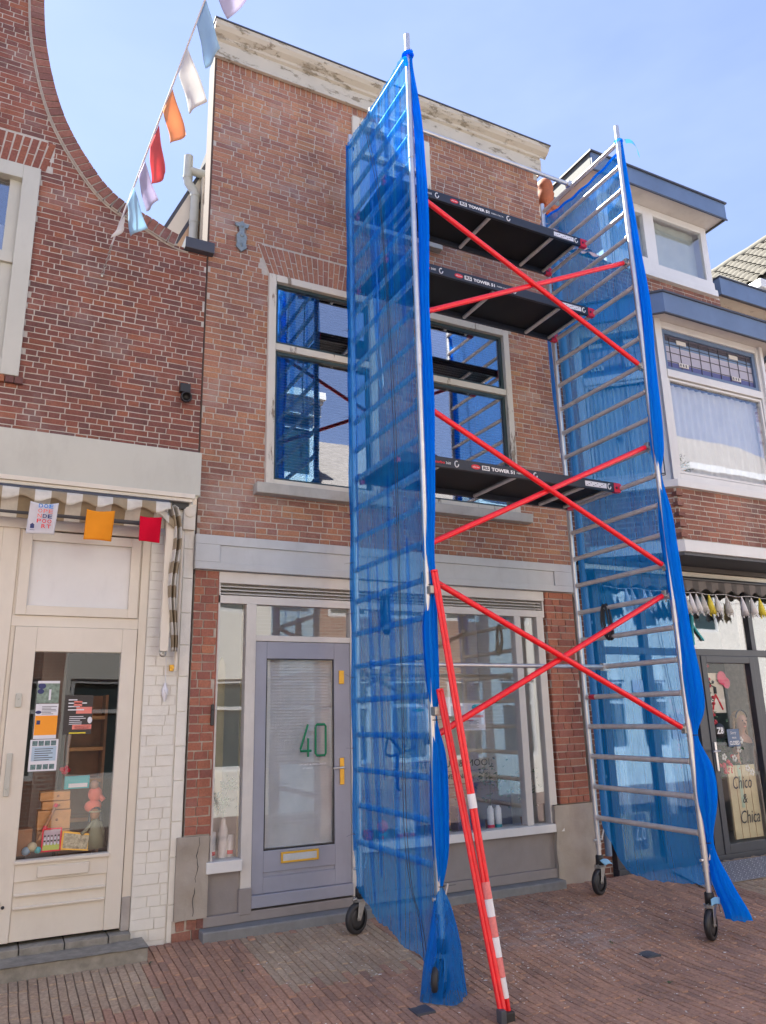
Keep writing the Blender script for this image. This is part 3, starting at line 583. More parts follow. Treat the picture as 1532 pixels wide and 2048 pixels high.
quad(s, [(.598, .59, .752), (.797, .59, .727), (.815, .60, .845), (.607, .60, .882)]); build('frame', s, 'brass', t); s = MB(); quad(s, [(.612, .586, .762), (.787, .586, .740), (.801, .594, .836), (.618, .594, .868)], .003); build('picture', s, plain('faded_print', (.42, .38, .26), .7, .6, 55), t)
t = thing('doll', 'dark-haired doll with a pale headband behind the cream door glass', 'doll', (.85, .62, .73)); s = MB(); s.ball((.833, .62, .985), .038, 0, (1, 1, 1.1)); s.lathe((.84, .62, .95), (.1, 0, -1), [(0, .015), (.03, .04), (.12, .06), (.21, .075), (.21, 0)], 14, 1); s.tube([(.82, .61, .93), (.77, .60, .87), (.74, .59, .85)], .013, 8, 1); s.tube([(.87, .61, .93), (.90, .60, .86), (.895, .59, .80)], .013, 8, 1); build('body', s, ['wood', plain('olive_cloth', (.20, .20, .12), .8)], t)
s = MB(); s.ball((.838, .64, .998), .043, 0, (1, .9, 1)); s.tube([(.80, .63, .99), (.795, .62, .93)], .012, 8); s.tube([(.875, .63, .99), (.885, .62, .92)], .014, 8); build('hair', s, 'black', t); s = MB(); s.tube([(.833+.041*math.cos(a*.63), .62+.041*math.sin(a*.63), 1.005) for a in range(11)], .006, 6); build('headband', s, 'woodp', t)
s = MB(); s.ball((.83, .67, 1.13), .055, 0, (1, .8, 1.05)); s.ball((.82, .67, 1.04), .06, 0, (1.1, .8, .8)); s.ball((.82, .66, 1.20), .035, 1, (1, 1, 1)); s.tube([(.86, .66, 1.12), (.895, .65, 1.08)], .02, 8); top('soft_toy', s, [plain('coral_cloth', (.75, .17, .11), .8), 'skin'], 'doll in a puffy coral coat at the right behind the cream door glass', 'doll')
s = MB(); s.box(.60, .785, .70, .74, 1.175, 1.27); s.box(.63, .77, .695, .699, 1.185, 1.215, 1); top('game_box', s, ['teal', 'paper'], 'teal game box above the wooden boxes behind the cream door', 'box', bevel=.003)
s = MB(); s.box(.29, .395, .60, .70, .73, .915); top('crate', s, 'wood', 'dark reddish wooden crate at the lower left behind the cream door glass', 'crate', bevel=.004)
s = MB(); s.ball((.36, .575, .765), .03); s.ball((.40, .58, .79), .035, 1); s.ball((.44, .58, .765), .025, 2); s.tube([(.36, .575, .77), (.345, .57, .74)], .012, 8); top('toy_animal', s, ['flagb', 'woodp', 'teal'], 'small pale blue and cream toy at the lower left corner behind the door glass', 'toy')
t = thing('shelf_rack', 'brown wooden rack with a shelf behind the posters of the cream door', 'rack', (.75, 1.0, .2)); s = MB(); s.box(.62, .64, .95, 1.2, .2, 1.9); s.box(.90, .92, .95, 1.2, .2, 1.9); s.box(.64, .90, 1.18, 1.2, .2, 1.9); build('sides', s, 'wood', t)
for z in (.9, 1.2, 1.45, 1.7): s = MB(); s.box(.64, .90, .95, 1.178, z, z+.03); build('shelf', s, 'box', t)
s = MB(); s.box(.40, .60, 1.3, 1.35, .6, 2.3); top('cupboard_door', s, plain('grey_brown_paint', (.20, .17, .14), .6), 'grey-brown cupboard door deep inside the left shop', 'cupboard', bevel=.004)
for x, y, z, m_, lb in ((.58, .75, 1.31, 'clothr', 'crumpled pink cloth flower hanging behind the black poster'), ):
    s = MB(); [s.ball((x+random.gauss(0, .018), y, z+random.gauss(0, .015)), .018, n=8) for _ in range(7)]; top('cloth_flower', s, m_, lb, 'flower')
# small goods seen in the shop window left of the cream door
# ------------------------------------------------ behind the gap: roof slope, boards and pipe
s = MB()
R_ = thing('rear_roof', 'steep roof edge with dark rim and cream boards in the gap beside the tall facade', 'roof', (1.45, 1.0, 6.2))
a, b_ = Vector((1.64, 1.0, 7.66)), Vector((1.05, 1.0, 6.30)); d_ = (b_-a).normalized(); nn = Vector((-d_.z, 0, d_.x)); nn = nn if nn.x > 0 else -nn
s.prism([a, b_, b_+nn*.13, a+nn*.13], (0, .08, 0)); build('barge_board', s, 'peel', R_)
s = MB(); s.prism([a-nn*.035, b_-nn*.035, b_, a], (-.0, .12, 0)); s.prism([a+nn*.13, b_+nn*.13, b_+nn*.165, a+nn*.165], (0, .1, 0)); build('dark_rim', s, 'zinc', R_)
s = MB(); s.prism([a+nn*.16, b_+nn*.16, (1.8, 1.05, 6.1), (1.8, 1.05, 7.9)], (0, .1, 0)); build('rendered_wall', s, plain('ochre_render', (.55, .38, .25), .9), R_)
s = MB(); s.box(1.505, 1.575, .93, .99, 6.1, 7.3); s.box(1.58, 1.70, .94, .99, 6.1, 7.7); build('upright_board', s, 'peel', R_, bevel=.003)
s = MB(); s.box(1.56, 1.66, .90, 1.0, 7.15, 7.42)
for i in range(60): 
    x, z = random.uniform(1.58, 1.64), random.uniform(6.98, 7.3); s.tube([(x, .89, z), (x+random.uniform(-.02, .02), .87, z+random.uniform(-.05, .05))], .004, 5)
build('rusty_bracket', s, plain('rust', (.30, .10, .03), .9, .4, 40), R_)
s = MB(); X_, Y_ = 1.44, .95
s.tube([(X_, Y_, 6.0), (X_, Y_, 6.62), (X_, Y_, 7.05), (X_-.02, Y_, 7.10), (X_-.075, Y_, 7.17), (X_-.085, Y_, 7.22), (X_-.085, Y_, 7.50)], .047, 16)
s.tube([(X_, Y_, 6.70), (X_, Y_, 6.73)], .052, 16); s.tube([(X_, Y_, 7.02), (X_, Y_, 7.06)], .052, 16); s.tube([(X_-.085, Y_, 7.22), (X_-.085, Y_, 7.25)], .052, 16); s.tube([(X_-.07, Y_, 7.33), (X_+.10, Y_, 7.33)], .045, 14)
top('vent_pipe', s, 'pipe', 'pale grey plastic vent pipe with bends rising behind the cap stone in the gap', 'pipe')

# ================================================================== MIDDLE HOUSE
B = thing('brick_house', 'tall orange-red brick house with white cornice and blue-grey door number 40, behind the tower', 'house', (3.6, F, 0), 'row houses along the street')
BL, BR = 1.495, 5.675
wins = [(2.115, 3.27, 3.775, 5.965), (3.80, 4.985, 3.775, 5.965)]
att = (3.045, 4.05, 6.87, 8.26)
holes = wins+[att]
arch = [(1.99, 3.40, 5.965, 6.30), (3.68, 5.11, 5.965, 6.30)]
s = MB(); bricks(s, (0, F, 0), X1, NF, BL, BR, 3.245, 8.30, holes+[(a[0]+.04, a[1]-.04, a[2], a[3]) for a in arch], .0580, .198, .0105)
backing(s, (0, F, 0), X1, NF, BL, BR, 2.93, 8.45, holes, 1, -.13)
x = BL+.005
while x < BR-.05: s.box(x, x+.052, F-.002, F+.01, 8.305, 8.44, 0, random.uniform(.2, .8)); x += .0625
for (h0, h1, hz0, hz1) in holes:      # brick reveals
    pass
build('wall', s, ['brickB', 'mortB'], B)
for (a0, a1, z0, z1) in arch:
    s = MB(); n = 22; xc = (a0+a1)/2
    for i in range(n):
        u0, u1 = i/n, (i+1)/n; g = .005
        xb0, xb1 = a0+.13+(a1-a0-.26)*u0+g, a0+.13+(a1-a0-.26)*u1-g; xt0, xt1 = a0+(a1-a0)*u0+g, a0+(a1-a0)*u1-g
        zb = z0+.03*math.sin(PI*(u0+u1)/2)
        for (p, q) in ((0, .60), (.635, 1)) if i % 2 else ((0, .38), (.415, 1)):
            L_ = lambda e, f, t: e+(f-e)*t; zt = lambda t: zb+(z1-zb)*t
            s.prism([(L_(xb0, xt0, p), F-.006, zt(p)), (L_(xb1, xt1, p), F-.006, zt(p)), (L_(xb1, xt1, q), F-.006, zt(q)), (L_(xb0, xt0, q), F-.006, zt(q))], (0, .02, 0), 0, random.uniform(.15, .6))
    s.prism([(a0+.125, F-.002, z0), (a1-.125, F-.002, z0), (a1+.005, F-.002, z1+.003), (a0-.005, F-.002, z1+.003)], (0, .01, 0), 1, .5)
    build('window_arch', s, ['brickB', 'mortA'], B)
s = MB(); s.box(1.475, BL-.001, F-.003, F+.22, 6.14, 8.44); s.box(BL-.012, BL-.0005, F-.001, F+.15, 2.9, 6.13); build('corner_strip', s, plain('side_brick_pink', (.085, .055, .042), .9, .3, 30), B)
s = MB(); s.box(BR+.001, BR+.07, F+.0, F+.1, 2.9, 7.6); build('seam_strip', s, 'plaster', B)
# cornice
s = MB(); x0, x1 = 1.435, 5.70
prof = [(F-.012, 8.385), (F-.05, 8.385), (F-.05, 8.40), (F-.038, 8.415), (F-.038, 8.585), (F-.065, 8.60), (F-.075, 8.625), (F-.125, 8.655), (F-.155, 8.69), (F-.165, 8.735), (F+.0, 8.735)]
s.prism([(x0, y, z) for y, z in prof], (x1-x0, 0, 0)); s.prism([(x1, y, z) for y, z in prof[5:]], (.085, 0, 0)); s.box(x1, x1+.025, F-.04, F+.1, 8.385, 8.60)
cor = build('cornice', s, peel_mat('weathered_cornice_paint', (.55, .51, .42), (.38, .33, .24), .42, (.45, 1, 1.3)), B)
s = MB(); s.box(x0-.01, x1+.10, F-.175, F+.2, 8.736, 8.752); build('roof_edging', s, 'zinc', cor)
s = MB(); s.prism([(2.35, F+.15, 8.6), (2.35, 4.5, 8.0), (2.35, 4.5, 7.8), (2.35, F+.15, 8.4)], (3.3, 0, 0)); s.box(5.60, 5.66, F+.131, 4.5, 3, 8.35); s.box(2.30, 2.349, F+.2, 4.5, 3, 7.9); build('roof', s, 'zinc', B)
# upper windows
for i, (x0, x1, z0, z1) in enumerate(wins):
    s = MB(); frame(s, x0-.015, x1+.015, z0-.01, z1+.012, F-.05, F+.10, .075, .062, 0); s.box(x0+.058, x1-.058, F-.03, F+.09, 5.165, 5.235, 0)
    wn = build('window', s, 'peel', B, bevel=.004)
    s = MB(); frame(s, x0+.06, x1-.06, 5.237, z1-.06, F+.0, F+.05, .032); frame(s, x0+.06, x1-.06, z0+.052, 5.163, F+.0, F+.05, .032); build('sash', s, 'green', wn, bevel=.003)
    s = MB(); s.box(x0+.092, x1-.092, F+.022, F+.028, 5.269, z1-.092); s.box(x0+.092, x1-.092, F+.022, F+.028, z0+.084, 5.131); build('pane', s, 'glassU', wn)
    s = MB(); slats(s, x0+.1, x1-.1, 5.28, z1-.1, F+.10, .03, .026, .7); slats(s, x0+.1, x1-.1, z0+.1, 5.12, F+.10, .03, .026, .7); build('blind', s, plain('blind_dark', (.10, .10, .11), .5), wn)
    s = MB(); s.box(x0-.12, x1+.12, F-.12, F-.008, 3.665, 3.765); build('window_sill', s, 'sill', B, bevel=.006)
x0, x1, z0, z1 = att
s = MB(); frame(s, x0, x1, z0, z1, F-.03, F+.08, .085); s.box(3.50, 3.57, F-.02, F+.07, z0+.085, z1-.085); s.box(x0+.085, x1-.085, F-.015, F+.06, 7.80, 7.85); wn = build('window', s, 'peel', B, bevel=.004)
s = MB(); s.box(x0+.085, x1-.085, F+.03, F+.036, z0+.085, z1-.085); build('pane', s, 'glassU', wn)
s = MB(); s.grid(lambda u, v: Vector((x0+.09+u*(x1-x0-.18), F+.10+.02*math.sin(u*50), z0+.09+v*(z1-z0-.2))), 80, 2); build('curtain', s, cloth('attic_curtain', (.7, .7, .68), .4), wn)
s = MB(); s.box(x0-.08, x1+.08, F-.09, F-.006, 6.79, 6.868); build('window_sill', s, 'sill', B, bevel=.005)
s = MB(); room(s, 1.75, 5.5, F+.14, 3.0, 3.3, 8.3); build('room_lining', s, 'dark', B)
# lintel beam
s = MB(); s.box(1.473, 5.648, F-.075, F-.008, 2.935, 3.0); s.box(1.473, 5.648, F-.075, F-.008, 3.155, 3.240); s.box(1.473, 1.69, F-.075, F-.008, 3.0, 3.155); s.box(5.37, 5.648, F-.075, F-.008, 3.0, 3.155); s.box(1.69, 5.37, F-.062, F-.01, 3.0, 3.155)
build('lintel', s, 'lintel', B, bevel=.004)
# piers
s = MB(); bricks(s, (0, F-.03, 0), X1, NF, 1.492, 1.695, .79, 2.93, (), .0715, .105, .010, None, .003, .0); s.box(1.49, 1.697, F-.021, F+.2, .78, 2.932, 1, .5); s.box(1.692, 1.70, F-.03, F+.2, .78, 2.9, 0, .4)
build('left_pier', s, ['brickP', 'mortB'], B)
s = MB(); bricks(s, (0, F-.03, 0), X1, NF, 5.26, 5.63, .775, 2.93, (), .0715, .19, .010, None, .003, .4); s.box(5.255, 5.632, F-.021, F+.2, .77, 2.932, 1, .5)
bricks(s, (5.25, F-.025, 0), (0, 1, 0), (-1, 0, 0), 0, .14, .775, 2.93, (), .0715, .12, .010)
build('right_pier', s, ['brickP', 'mortB'], B)
def lumpy(s, x0, x1, y, yb, z0, z1, nx, nzz, amp, jag=0):
    s.grid(lambda u, v: Vector((x0+(x1-x0)*u, y+amp*noise.noise(Vector((x0+u*(x1-x0)*6, 0, v*(z1-z0)*6))), z0+(z1-z0)*v)), nx, nzz)
    s.box(x0, x1, y+.012, yb, z0, z1, 0)
s = MB(); lumpy(s, 1.43, 1.685, F-.055, F+.2, .19, .785, 16, 30, .018); s.grid(lambda u, v: Vector((1.43+.255*u, F-.057, .785+.0*v)), 1, 1)
pb = build('pier_base', s, 'plaster', B)
s = MB(); pts = []; x = 1.60
for i in range(22): z = .78-i*.027; x += random.uniform(-.012, .010); pts.append((x, F-.066+.004*random.random(), z))
s.tube(pts, [.0012+.0016*random.random() for _ in pts], 6); build('crack', s, 'dark', pb)
s = MB(); bricks(s, (0, F-.04, 0), X1, NF, 1.42, 1.675, -.05, .19, (), .08, .15, .012, None, .008); s.box(1.42, 1.675, F-.03, F+.2, -.06, .19, 1, .5); build('eroded_bricks', s, ['brickC', 'mortB'], pb)
s = MB(); lumpy(s, 5.14, 5.64, F-.065, F+.2, -.06, .775, 24, 36, .02); s.grid(lambda u, v: Vector((5.14+.5*u, F-.065+v*.1, .775)), 4, 2); s.grid(lambda u, v: Vector((5.64, F-.065+u*.2, -.06+v*.835)), 3, 12); build('pier_base', s, 'plaster', B)
# shop front joinery
s = MB(); fy0, fy1 = F-.02, F+.07
s.box(1.70, 5.235, fy0-.01, fy1, 2.83, 2.93); s.box(1.70, 5.235, fy0, fy1, 2.655, 2.725)
for i in range(3): s.prism([(1.72, fy0+.005, 2.735+i*.031), (1.72, fy0+.05, 2.755+i*.031), (1.72, fy0+.05, 2.762+i*.031), (1.72, fy0+.005, 2.742+i*.031)], (3.48, 0, 0))
s.box(1.70, 1.72, fy0, fy1, .54, 2.83); s.box(5.215, 5.235, fy0, fy1, 2.725, 2.83)
s.box(1.955, 2.045, fy0-.005, fy1, .16, 2.655); s.box(2.95, 3.045, fy0-.005, fy1, .19, 2.655)
s.box(2.045, 2.95, fy0, fy1, 2.335, 2.385); s.box(5.125, 5.215, fy0, fy1, .605, 2.655); s.box(4.835, 4.915, fy0, fy1, .605, 2.655)
sf = build('shop_front', s, 'frameB', B, bevel=.004)
s = MB(); s.box(1.665, 1.955, fy0-.05, fy1, .50, .585); build('left_sill', s, 'white', sf, bevel=.004)
s = MB(); s.box(3.045, 5.245, fy0-.05, fy1, .53, .605); build('right_sill', s, 'white', sf, bevel=.004)
for nm, (x0, x1, z0, z1) in (('side_pane', (1.72, 1.955, .585, 2.655)), ('transom_pane', (2.045, 2.95, 2.385, 2.655)), ('display_pane', (3.045, 4.835, .605, 2.655)), ('narrow_pane', (4.915, 5.125, .605, 2.655))):
    s = MB(); s.box(x0, x1, F+.02, F+.027, z0, z1); build(nm, s, 'glassS', sf)
s = MB(); slats(s, 3.06, 4.82, 1.5, 2.64, F+.12, .034, .008, .2); slats(s, 2.06, 2.94, 2.39, 2.65, F+.12, .034, .008, .2); build('blind', s, 'paper', sf)
s = MB(); s.box(1.66, 1.955, F-.01, F+.1, .19, .50); build('plinth_panel', s, 'plinth', B, bevel=.003)
s = MB(); s.box(3.045, 5.14, F-.01, F+.1, .20, .53); build('plinth_panel', s, 'plinth', B, bevel=.003)
s = MB(); s.box(1.66, 1.955, F-.045, F+.1, .115, .19); s.box(3.045, 5.14, F-.045, F+.1, .115, .20); s.box(1.955, 3.045, F-.035, F+.1, .115, .188); build('plinth_foot', s, 'plinth', B, bevel=.004)
s = MB(); s.box(1.63, 5.14, F-.17, F+.1, -.08, .112)
build('doorstep', s, 'stone', B, bevel=.012)
s = MB(); s.box(1.94, 2.05, F-.04, F+.0, .165, .36); build('post_foot', s, 'plinth', B, bevel=.008)
# door
s = MB(); y0, y1 = F-.012, F+.04
s.box(2.047, 2.15, y0, y1, .30, 2.332); s.box(2.79, 2.948, y0, y1, .30, 2.332); s.box(2.15, 2.79, y0, y1, 2.185, 2.332); s.box(2.15, 2.79, y0, y1, .455, .62); s.box(2.15, 2.79, y0+.01, y1, .42, .455); s.box(2.15, 2.79, y0, y1, .30, .42); s.box(2.047, 2.948, y0-.03, y1, .205, .298)
dr = build('door', s, 'door', B, bevel=.004)
s = MB(); frame(s, 2.15, 2.79, .62, 2.185, y0+.008, y0+.018, .01); build('glazing_bead', s, 'black', dr)
s = MB(); s.box(2.16, 2.78, F+.012, F+.018, .63, 2.175); build('pane', s, 'glassD', dr)
s = MB(); slats(s, 2.155, 2.785, .63, 2.18, F+.045, .0265, .027, 1.22); build('blind', s, plain('blind_pale', (.44, .45, .45), .6), dr)
s = MB(); s.box(2.485, 2.79, F+.0085, F+.0115, 1.262, 1.270) if False else None
for (pts) in ([(2.545, 1.617), (2.478, 1.415), (2.478, 1.395), (2.578, 1.395)], [(2.548, 1.500), (2.548, 1.345)], [(2.618, 1.595), (2.618, 1.370), (2.632, 1.352), (2.705, 1.352), (2.715, 1.368), (2.715, 1.600), (2.703, 1.615), (2.632, 1.615), (2.618, 1.597)]):
    s.tube([(x, F+.008, z) for x, z in pts], .0105, 4)
build('house_number', s, 'txtgreen', dr)
s = MB(); s.box(2.835, 2.885, y0-.012, y0, 1.965, 2.085); build('lock_plate', s, 'brass', dr, bevel=.004)
s = MB(); s.box(2.838, 2.88, y0-.012, y0, 1.10, 1.325); hp = build('handle_plate', s, 'brass', dr, bevel=.004)
s = MB(); s.tube([(2.86, y0-.01, 1.245), (2.86, y0-.055, 1.245), (2.85, y0-.062, 1.245), (2.755, y0-.062, 1.243)], .009, 10); build('handle', s, 'alu', hp)
s = MB(); frame(s, 2.30, 2.635, .515, .60, y0-.016, y0, .016); ls = build('letter_slot', s, 'brass', dr, bevel=.003)
s = MB(); s.box(2.316, 2.619, y0-.010, y0-.001, .531, .584); build('flap', s, 'alu', ls)
txt('SPORT & WELLNESS', (2.47, F+.0095, 1.275), X1, (0, 0, 1), .25, .014, 'txtwhite', dr)
txt('STUDIO', (2.50, F+.0095, 1.245), X1, (0, 0, 1), .09, .012, 'txtwhite', dr)
# shop interior
s = MB(); room(s, 1.66, 5.24, F+.15, 1.75, .12, 2.9); build('shop_lining', s, 'room', B)
s = MB(); s.box(1.72, 1.95, F+.08, F+.3, .50, .575); s.box(3.05, 5.12, F+.075, F+.45, .50, .565); build('window_ledge', s, 'white', B)
s = MB(); s.box(1.96, 2.04, F+.1, F+.14, .2, 2.7); s.prism([(1.80, F+.30, 2.15), (1.835, F+.30, 2.22), (1.87, F+.30, 2.15), (1.87, F+.30, .95), (1.835, F+.30, .88), (1.80, F+.30, .95)], (0, .01, 0)); build('hanging_panel', s, 'woodp', B)
# lettering and figure on the window
yl = F+.017
txt('FIT, PUUR & MOOI', (3.635, yl, 1.178), X1, (0, 0, 1), .815, .072, 'txtdark', sf, 'window_lettering')
txt('WELLNESS', (3.93, yl, 1.080), X1, (0, 0, 1), .30, .045, 'txtdark', sf, 'window_lettering')
s = MB(); s.box(3.66, 4.43, yl-.001, yl, 1.148, 1.151)
for pts, r in (([(3.33, 1.47), (3.345, 1.50), (3.31, 1.36), (3.32, 1.33)], .009), ([(3.34, 1.50), (3.42, 1.42), (3.47, 1.36)], .013), ([(3.32, 1.33), (3.37, 1.315), (3.47, 1.34), (3.50, 1.345)], .012), ([(3.50, 1.35), (3.57, 1.36), (3.63, 1.40)], .010), ([(3.44, 1.34), (3.43, 1.2), (3.43, 1.03), (3.46, 1.015)], .014)):
    s.tube([(x, yl-.001, z) for x, z in pts], r, 6)
s.ball((3.505, yl, 1.40), .022, 0, (1, .3, 1.1)); build('window_figure', s, 'txtnavy', sf)
s = MB(); s.box(3.56, 3.80, F+.034, F+.036, 1.53, 1.78); s.box(4.16, 4.44, F+.034, F+.036, 1.52, 1.78); s.box(3.92, 4.08, F+.034, F+.036, 1.66, 1.84); ps = build('window_notice', s, 'paper', sf)
s = MB(); s.box(4.18, 4.42, F+.031, F+.0335, 1.64, 1.665); s.box(4.2, 4.3, F+.031, F+.0335, 1.61, 1.62); build('red_bar', s, 'txtpink', ps)
s = MB(); s.ball((4.35, F+.033, 1.74), .05, 0, (1.3, .02, .6)); s.ball((3.68, F+.033, 1.72), .05, 0, (1.5, .02, .3)); build('teal_logo', s, 'teal', ps)
s = MB()
for i in range(7): s.box(3.58, 3.76-.02*(i % 3), F+.031, F+.0335, 1.55+.018*i, 1.555+.018*i); s.box(4.18, 4.36-.02*(i % 2), F+.031, F+.0335, 1.54+.012*i, 1.544+.012*i)
build('small_print', s, 'zinc', ps)
# display things in the middle shop window
def leafy(s, c, n, sp, sz, mi=0, up_=.6):
    for i in range(n):
        p = Vector(c)+Vector((random.gauss(0, sp), random.gauss(0, sp*.4), random.gauss(0, sp*up_))); a = Vector((random.uniform(-1, 1), random.uniform(-1, 1), random.uniform(-.6, 1))).normalized(); b_ = a.orthogonal().normalized()
        s.add([p, p+a*sz*.5+b_*sz*.25, p+a*sz, p+a*sz*.5-b_*sz*.25], [(0, 1, 2, 3)], mi)
t = thing('potted_twig', 'white bottle vase with dark leafy twigs in the narrow left shop window', 'plant', (1.85, .60, .577))
s = MB(); s.lathe((1.85, .60, .577), (0, 0, 1), [(0, .038), (.22, .038), (.26, .022), (.30, .020), (.31, .024)], 16); build('vase', s, 'white', t)
s = MB(); s.tube([(1.85, .60, .87), (1.84, .60, 1.0), (1.90, .60, 1.15), (1.93, .6, 1.2)], .003, 5); leafy(s, (1.83, .58, 1.0), 60, .045, .055); leafy(s, (1.90, .58, 1.14), 40, .03, .05); build('foliage', s, 'leaf', t)
for x, h_, lb in ((1.765, .2, 'leftmost small white jar on the ledge of the narrow shop window'), (1.915, .17, 'small white jar right of the bottle vase in the narrow shop window')):
    s = MB(); s.lathe((x, .62, .577), (0, 0, 1), [(0, .03), (h_, .03), (h_, 0)], 14); s.lathe((x, .62, .60), (0, 0, 1), [(0, .0305), (.03, .0305)], 14, 1); top('jar', s, ['white', 'txtred'], lb, 'jar', 'jars in the shop window')
bots = ((4.52, 'left white bottle of the pair at the right end of the display window'), (4.61, 'right white bottle of the pair at the right end of the display window'), (3.50, 'leftmost white tube behind the blue net in the display window'), (3.57, 'middle white tube behind the blue net in the display window'), (3.64, 'rightmost white tube behind the blue net in the display window'))
for x, lb in bots:
    s = MB(); s.lathe((x, .60, .567), (0, 0, 1), [(0, .033), (.20, .033), (.22, .018), (.23, .018), (.23, 0)], 14); s.lathe((x, .60, .585), (0, 0, 1), [(0, .034), (.04, .034)], 14, 1); top('bottle', s, ['white', 'teal' if x > 4.55 else 'pinkred'], lb, 'bottle', 'bottles in the display window')
for x, z, r, lb in ((3.17, .63, .06, 'pink-red round ornament low behind the net beside the door frame'), (3.33, .70, .055, 'pink-red round ornament above the small bowl behind the net')):
    s = MB(); s.ball((x, .60, z), r, n=16); s.tube([(x, .6, z-.05), (x, .6, .567)], .012, 8); top('round_ornament', s, 'pinkred', lb, 'ornament', 'red ornaments in the display window')
s = MB(); s.lathe((3.34, .64, .567), (0, 0, 1), [(0, .03), (.03, .04), (.075, .06), (.075, 0)], 16); top('bowl', s, 'teal', 'small blue bowl below a red ornament in the display window', 'bowl')
s = MB(); s.box(4.18, 4.42, .66, .80, .567, .80); top('box', s, 'txtnavy', 'dark navy box in the display window left of the white bottles', 'box', bevel=.005)
for c, lb in (((3.95, .62, .68), 'fruit and moss arrangement seen between net and red poles'), ((4.62, .75, 1.0), 'bare leafy branches above the white bottles'), ((5.02, .70, .95), 'thin leafy branch behind the narrow right pane')):
    t = thing('dried_arrangement', lb, 'plant', (c[0], c[1], .567), 'plants in the display window')
    s = MB(); s.lathe((c[0], c[1], .567), (0, 0, 1), [(0, .05), (.08, .06), (.08, 0)], 14); build('pot', s, 'wood', t)
    s = MB(); s.tube([(c[0], c[1], .6), (c[0]+.02, c[1], c[2]+.1)], .004, 5); leafy(s, c, 110, .085, .045, 0, 1.0); build('foliage', s, 'leaf', t)
    if c[0] < 4:
        s = MB()
        for i in range(9): s.ball((c[0]+random.gauss(0, .05), c[1]-.06, .62+random.random()*.15), .022, n=10)
        build('fruit', s, plain('dried_fruit', (.45, .24, .12), .6, .3, 20), t)
s = MB(); s.box(3.06, 5.1, 1.05, 1.09, .13, .98); top('low_cabinet', s, plain('cabinet_mauve', (.16, .14, .15), .6), 'low dark cabinet standing behind the display window', 'cabinet', bevel=.004)
# things on the middle facade
s = MB(); yy = F-.012
sh = [(1.795, 6.46), (1.84, 6.47), (1.87, 6.50), (1.905, 6.47), (1.945, 6.475), (1.93, 6.43), (1.90, 6.425), (1.895, 6.37), (1.925, 6.33), (1.915, 6.25), (1.925, 6.20), (1.87, 6.15), (1.815, 6.20), (1.825, 6.25), (1.815, 6.33), (1.845, 6.37), (1.84, 6.425), (1.81, 6.43)]
s.prism([(x-.06, yy, z) for x, z in sh], (0, -.022, 0)); s.ball((1.81, yy-.02, 6.33), .022, 0, (1, .7, 1)); s.ball((1.81, yy-.02, 6.23), .02, 0, (.6, .7, 1.6)); s.ball((1.81, yy-.02, 6.44), .02, 0, (1, .7, 1))
top('wall_anchor', s, 'iron', 'ornate grey cast iron wall anchor on the upper left of the middle facade', 'wall anchor', bevel=.004)
s = MB(); s.box(1.665, 1.692, F-.05, F-.03, 1.63, 1.80); s.ball((1.679, F-.052, 1.76), .007); top('doorbell', s, 'black', 'narrow black doorbell on the left brick pier of the middle house', 'doorbell', bevel=.004)
s = MB(); s.box(5.675, 5.735, F-.05, F-.0, .99, 1.34); top('wall_box', s, 'black', 'flat black box on the seam behind the rear right scaffold post', 'box', bevel=.004)
s = MB(); s.tube([(5.80, .40, .25), (5.80, .40, 3.0), (5.83, .40, 4.5), (5.83, .40, 7.4), (5.86, .5, 7.7)], .035, 14)
for z in (1.0, 2.6, 4.2, 5.9): s.tube([(5.82, .40, z), (5.82, .40, z+.03)], .041, 14)
top('downpipe', s, plain('downpipe_blue_grey', (.20, .26, .34), .5), 'blue-grey downpipe running down the seam between middle and right house', 'pipe')
# ================================================================== RIGHT HOUSE with bay window
Hc = thing('brick_house', 'brown-red brick house with white bay window, blue fascia and dark shop front, at the right', 'house', (7.4, .5, 0), 'row houses along the street')
FC = .5
s = MB(); hC = [(5.93, 9.3, -.1, 3.30), (6.10, 8.92, 3.5, 6.42)]
bricks(s, (0, FC, 0), X1, NF, 5.745, 8.93, 0, 7.40, hC, .060, .205, .0115)
backing(s, (0, FC, 0), X1, NF, 5.745, 8.93, -.1, 7.42, hC, 1, -.2)
build('wall', s, ['brickC', 'mortB'], Hc)
q2 = math.sqrt(.5); UL = Vector((q2, -q2, 0)); NL = Vector((-q2, -q2, 0)); OL = (6.05, .5, 0)      # left bay side
UR = Vector((.447, .894, 0)); NR = Vector((.894, -.447, 0)); OR = (8.6, -.2, 0)
s = MB()
bricks(s, OL, UL, NL, 0, .985, 3.51, 4.11, (), .060, .205, .0115); backing(s, OL, UL, NL, 0, .985, 3.5, 4.11)
bricks(s, (6.75, -.2, 0), X1, NF, 0, 1.85, 3.51, 4.11, (), .060, .205, .0115); backing(s, (6.75, -.2, 0), X1, NF, 0, 1.85, 3.5, 4.11)
bricks(s, OR, UR, NR, 0, .78, 3.51, 4.11, (), .060, .205, .0115); backing(s, OR, UR, NR, 0, .78, 3.5, 4.11)
for i in range(5): s.box(6.70, 6.80, -.235, -.17, 3.53+i*.12, 3.575+i*.12, 0, random.uniform(.1, .5))
build('bay_brick', s, ['brickC', 'mortB'], Hc)
def bayband(z0, z1, off, name, mat, inner=.3, **k):
    t = off*math.tan(PI/8); t2 = off*.50
    P = [(6.05-off*1.414, .499), (6.75-t, -.2-off), (8.6+t2, -.2-off), (8.95+off*1.1, .499)]
    s = MB(); s.prism([(x, y, z0) for x, y in P], (0, 0, z1-z0)); return build(name, s, mat, Hc, **k)
bayband(3.365, 3.499, .03, 'bay_band', 'white', bevel=.005)
bayband(3.330, 3.363, .0, 'bay_underside', 'zinc')
bayband(4.112, 4.20, .05, 'bay_sill', 'white', bevel=.006)
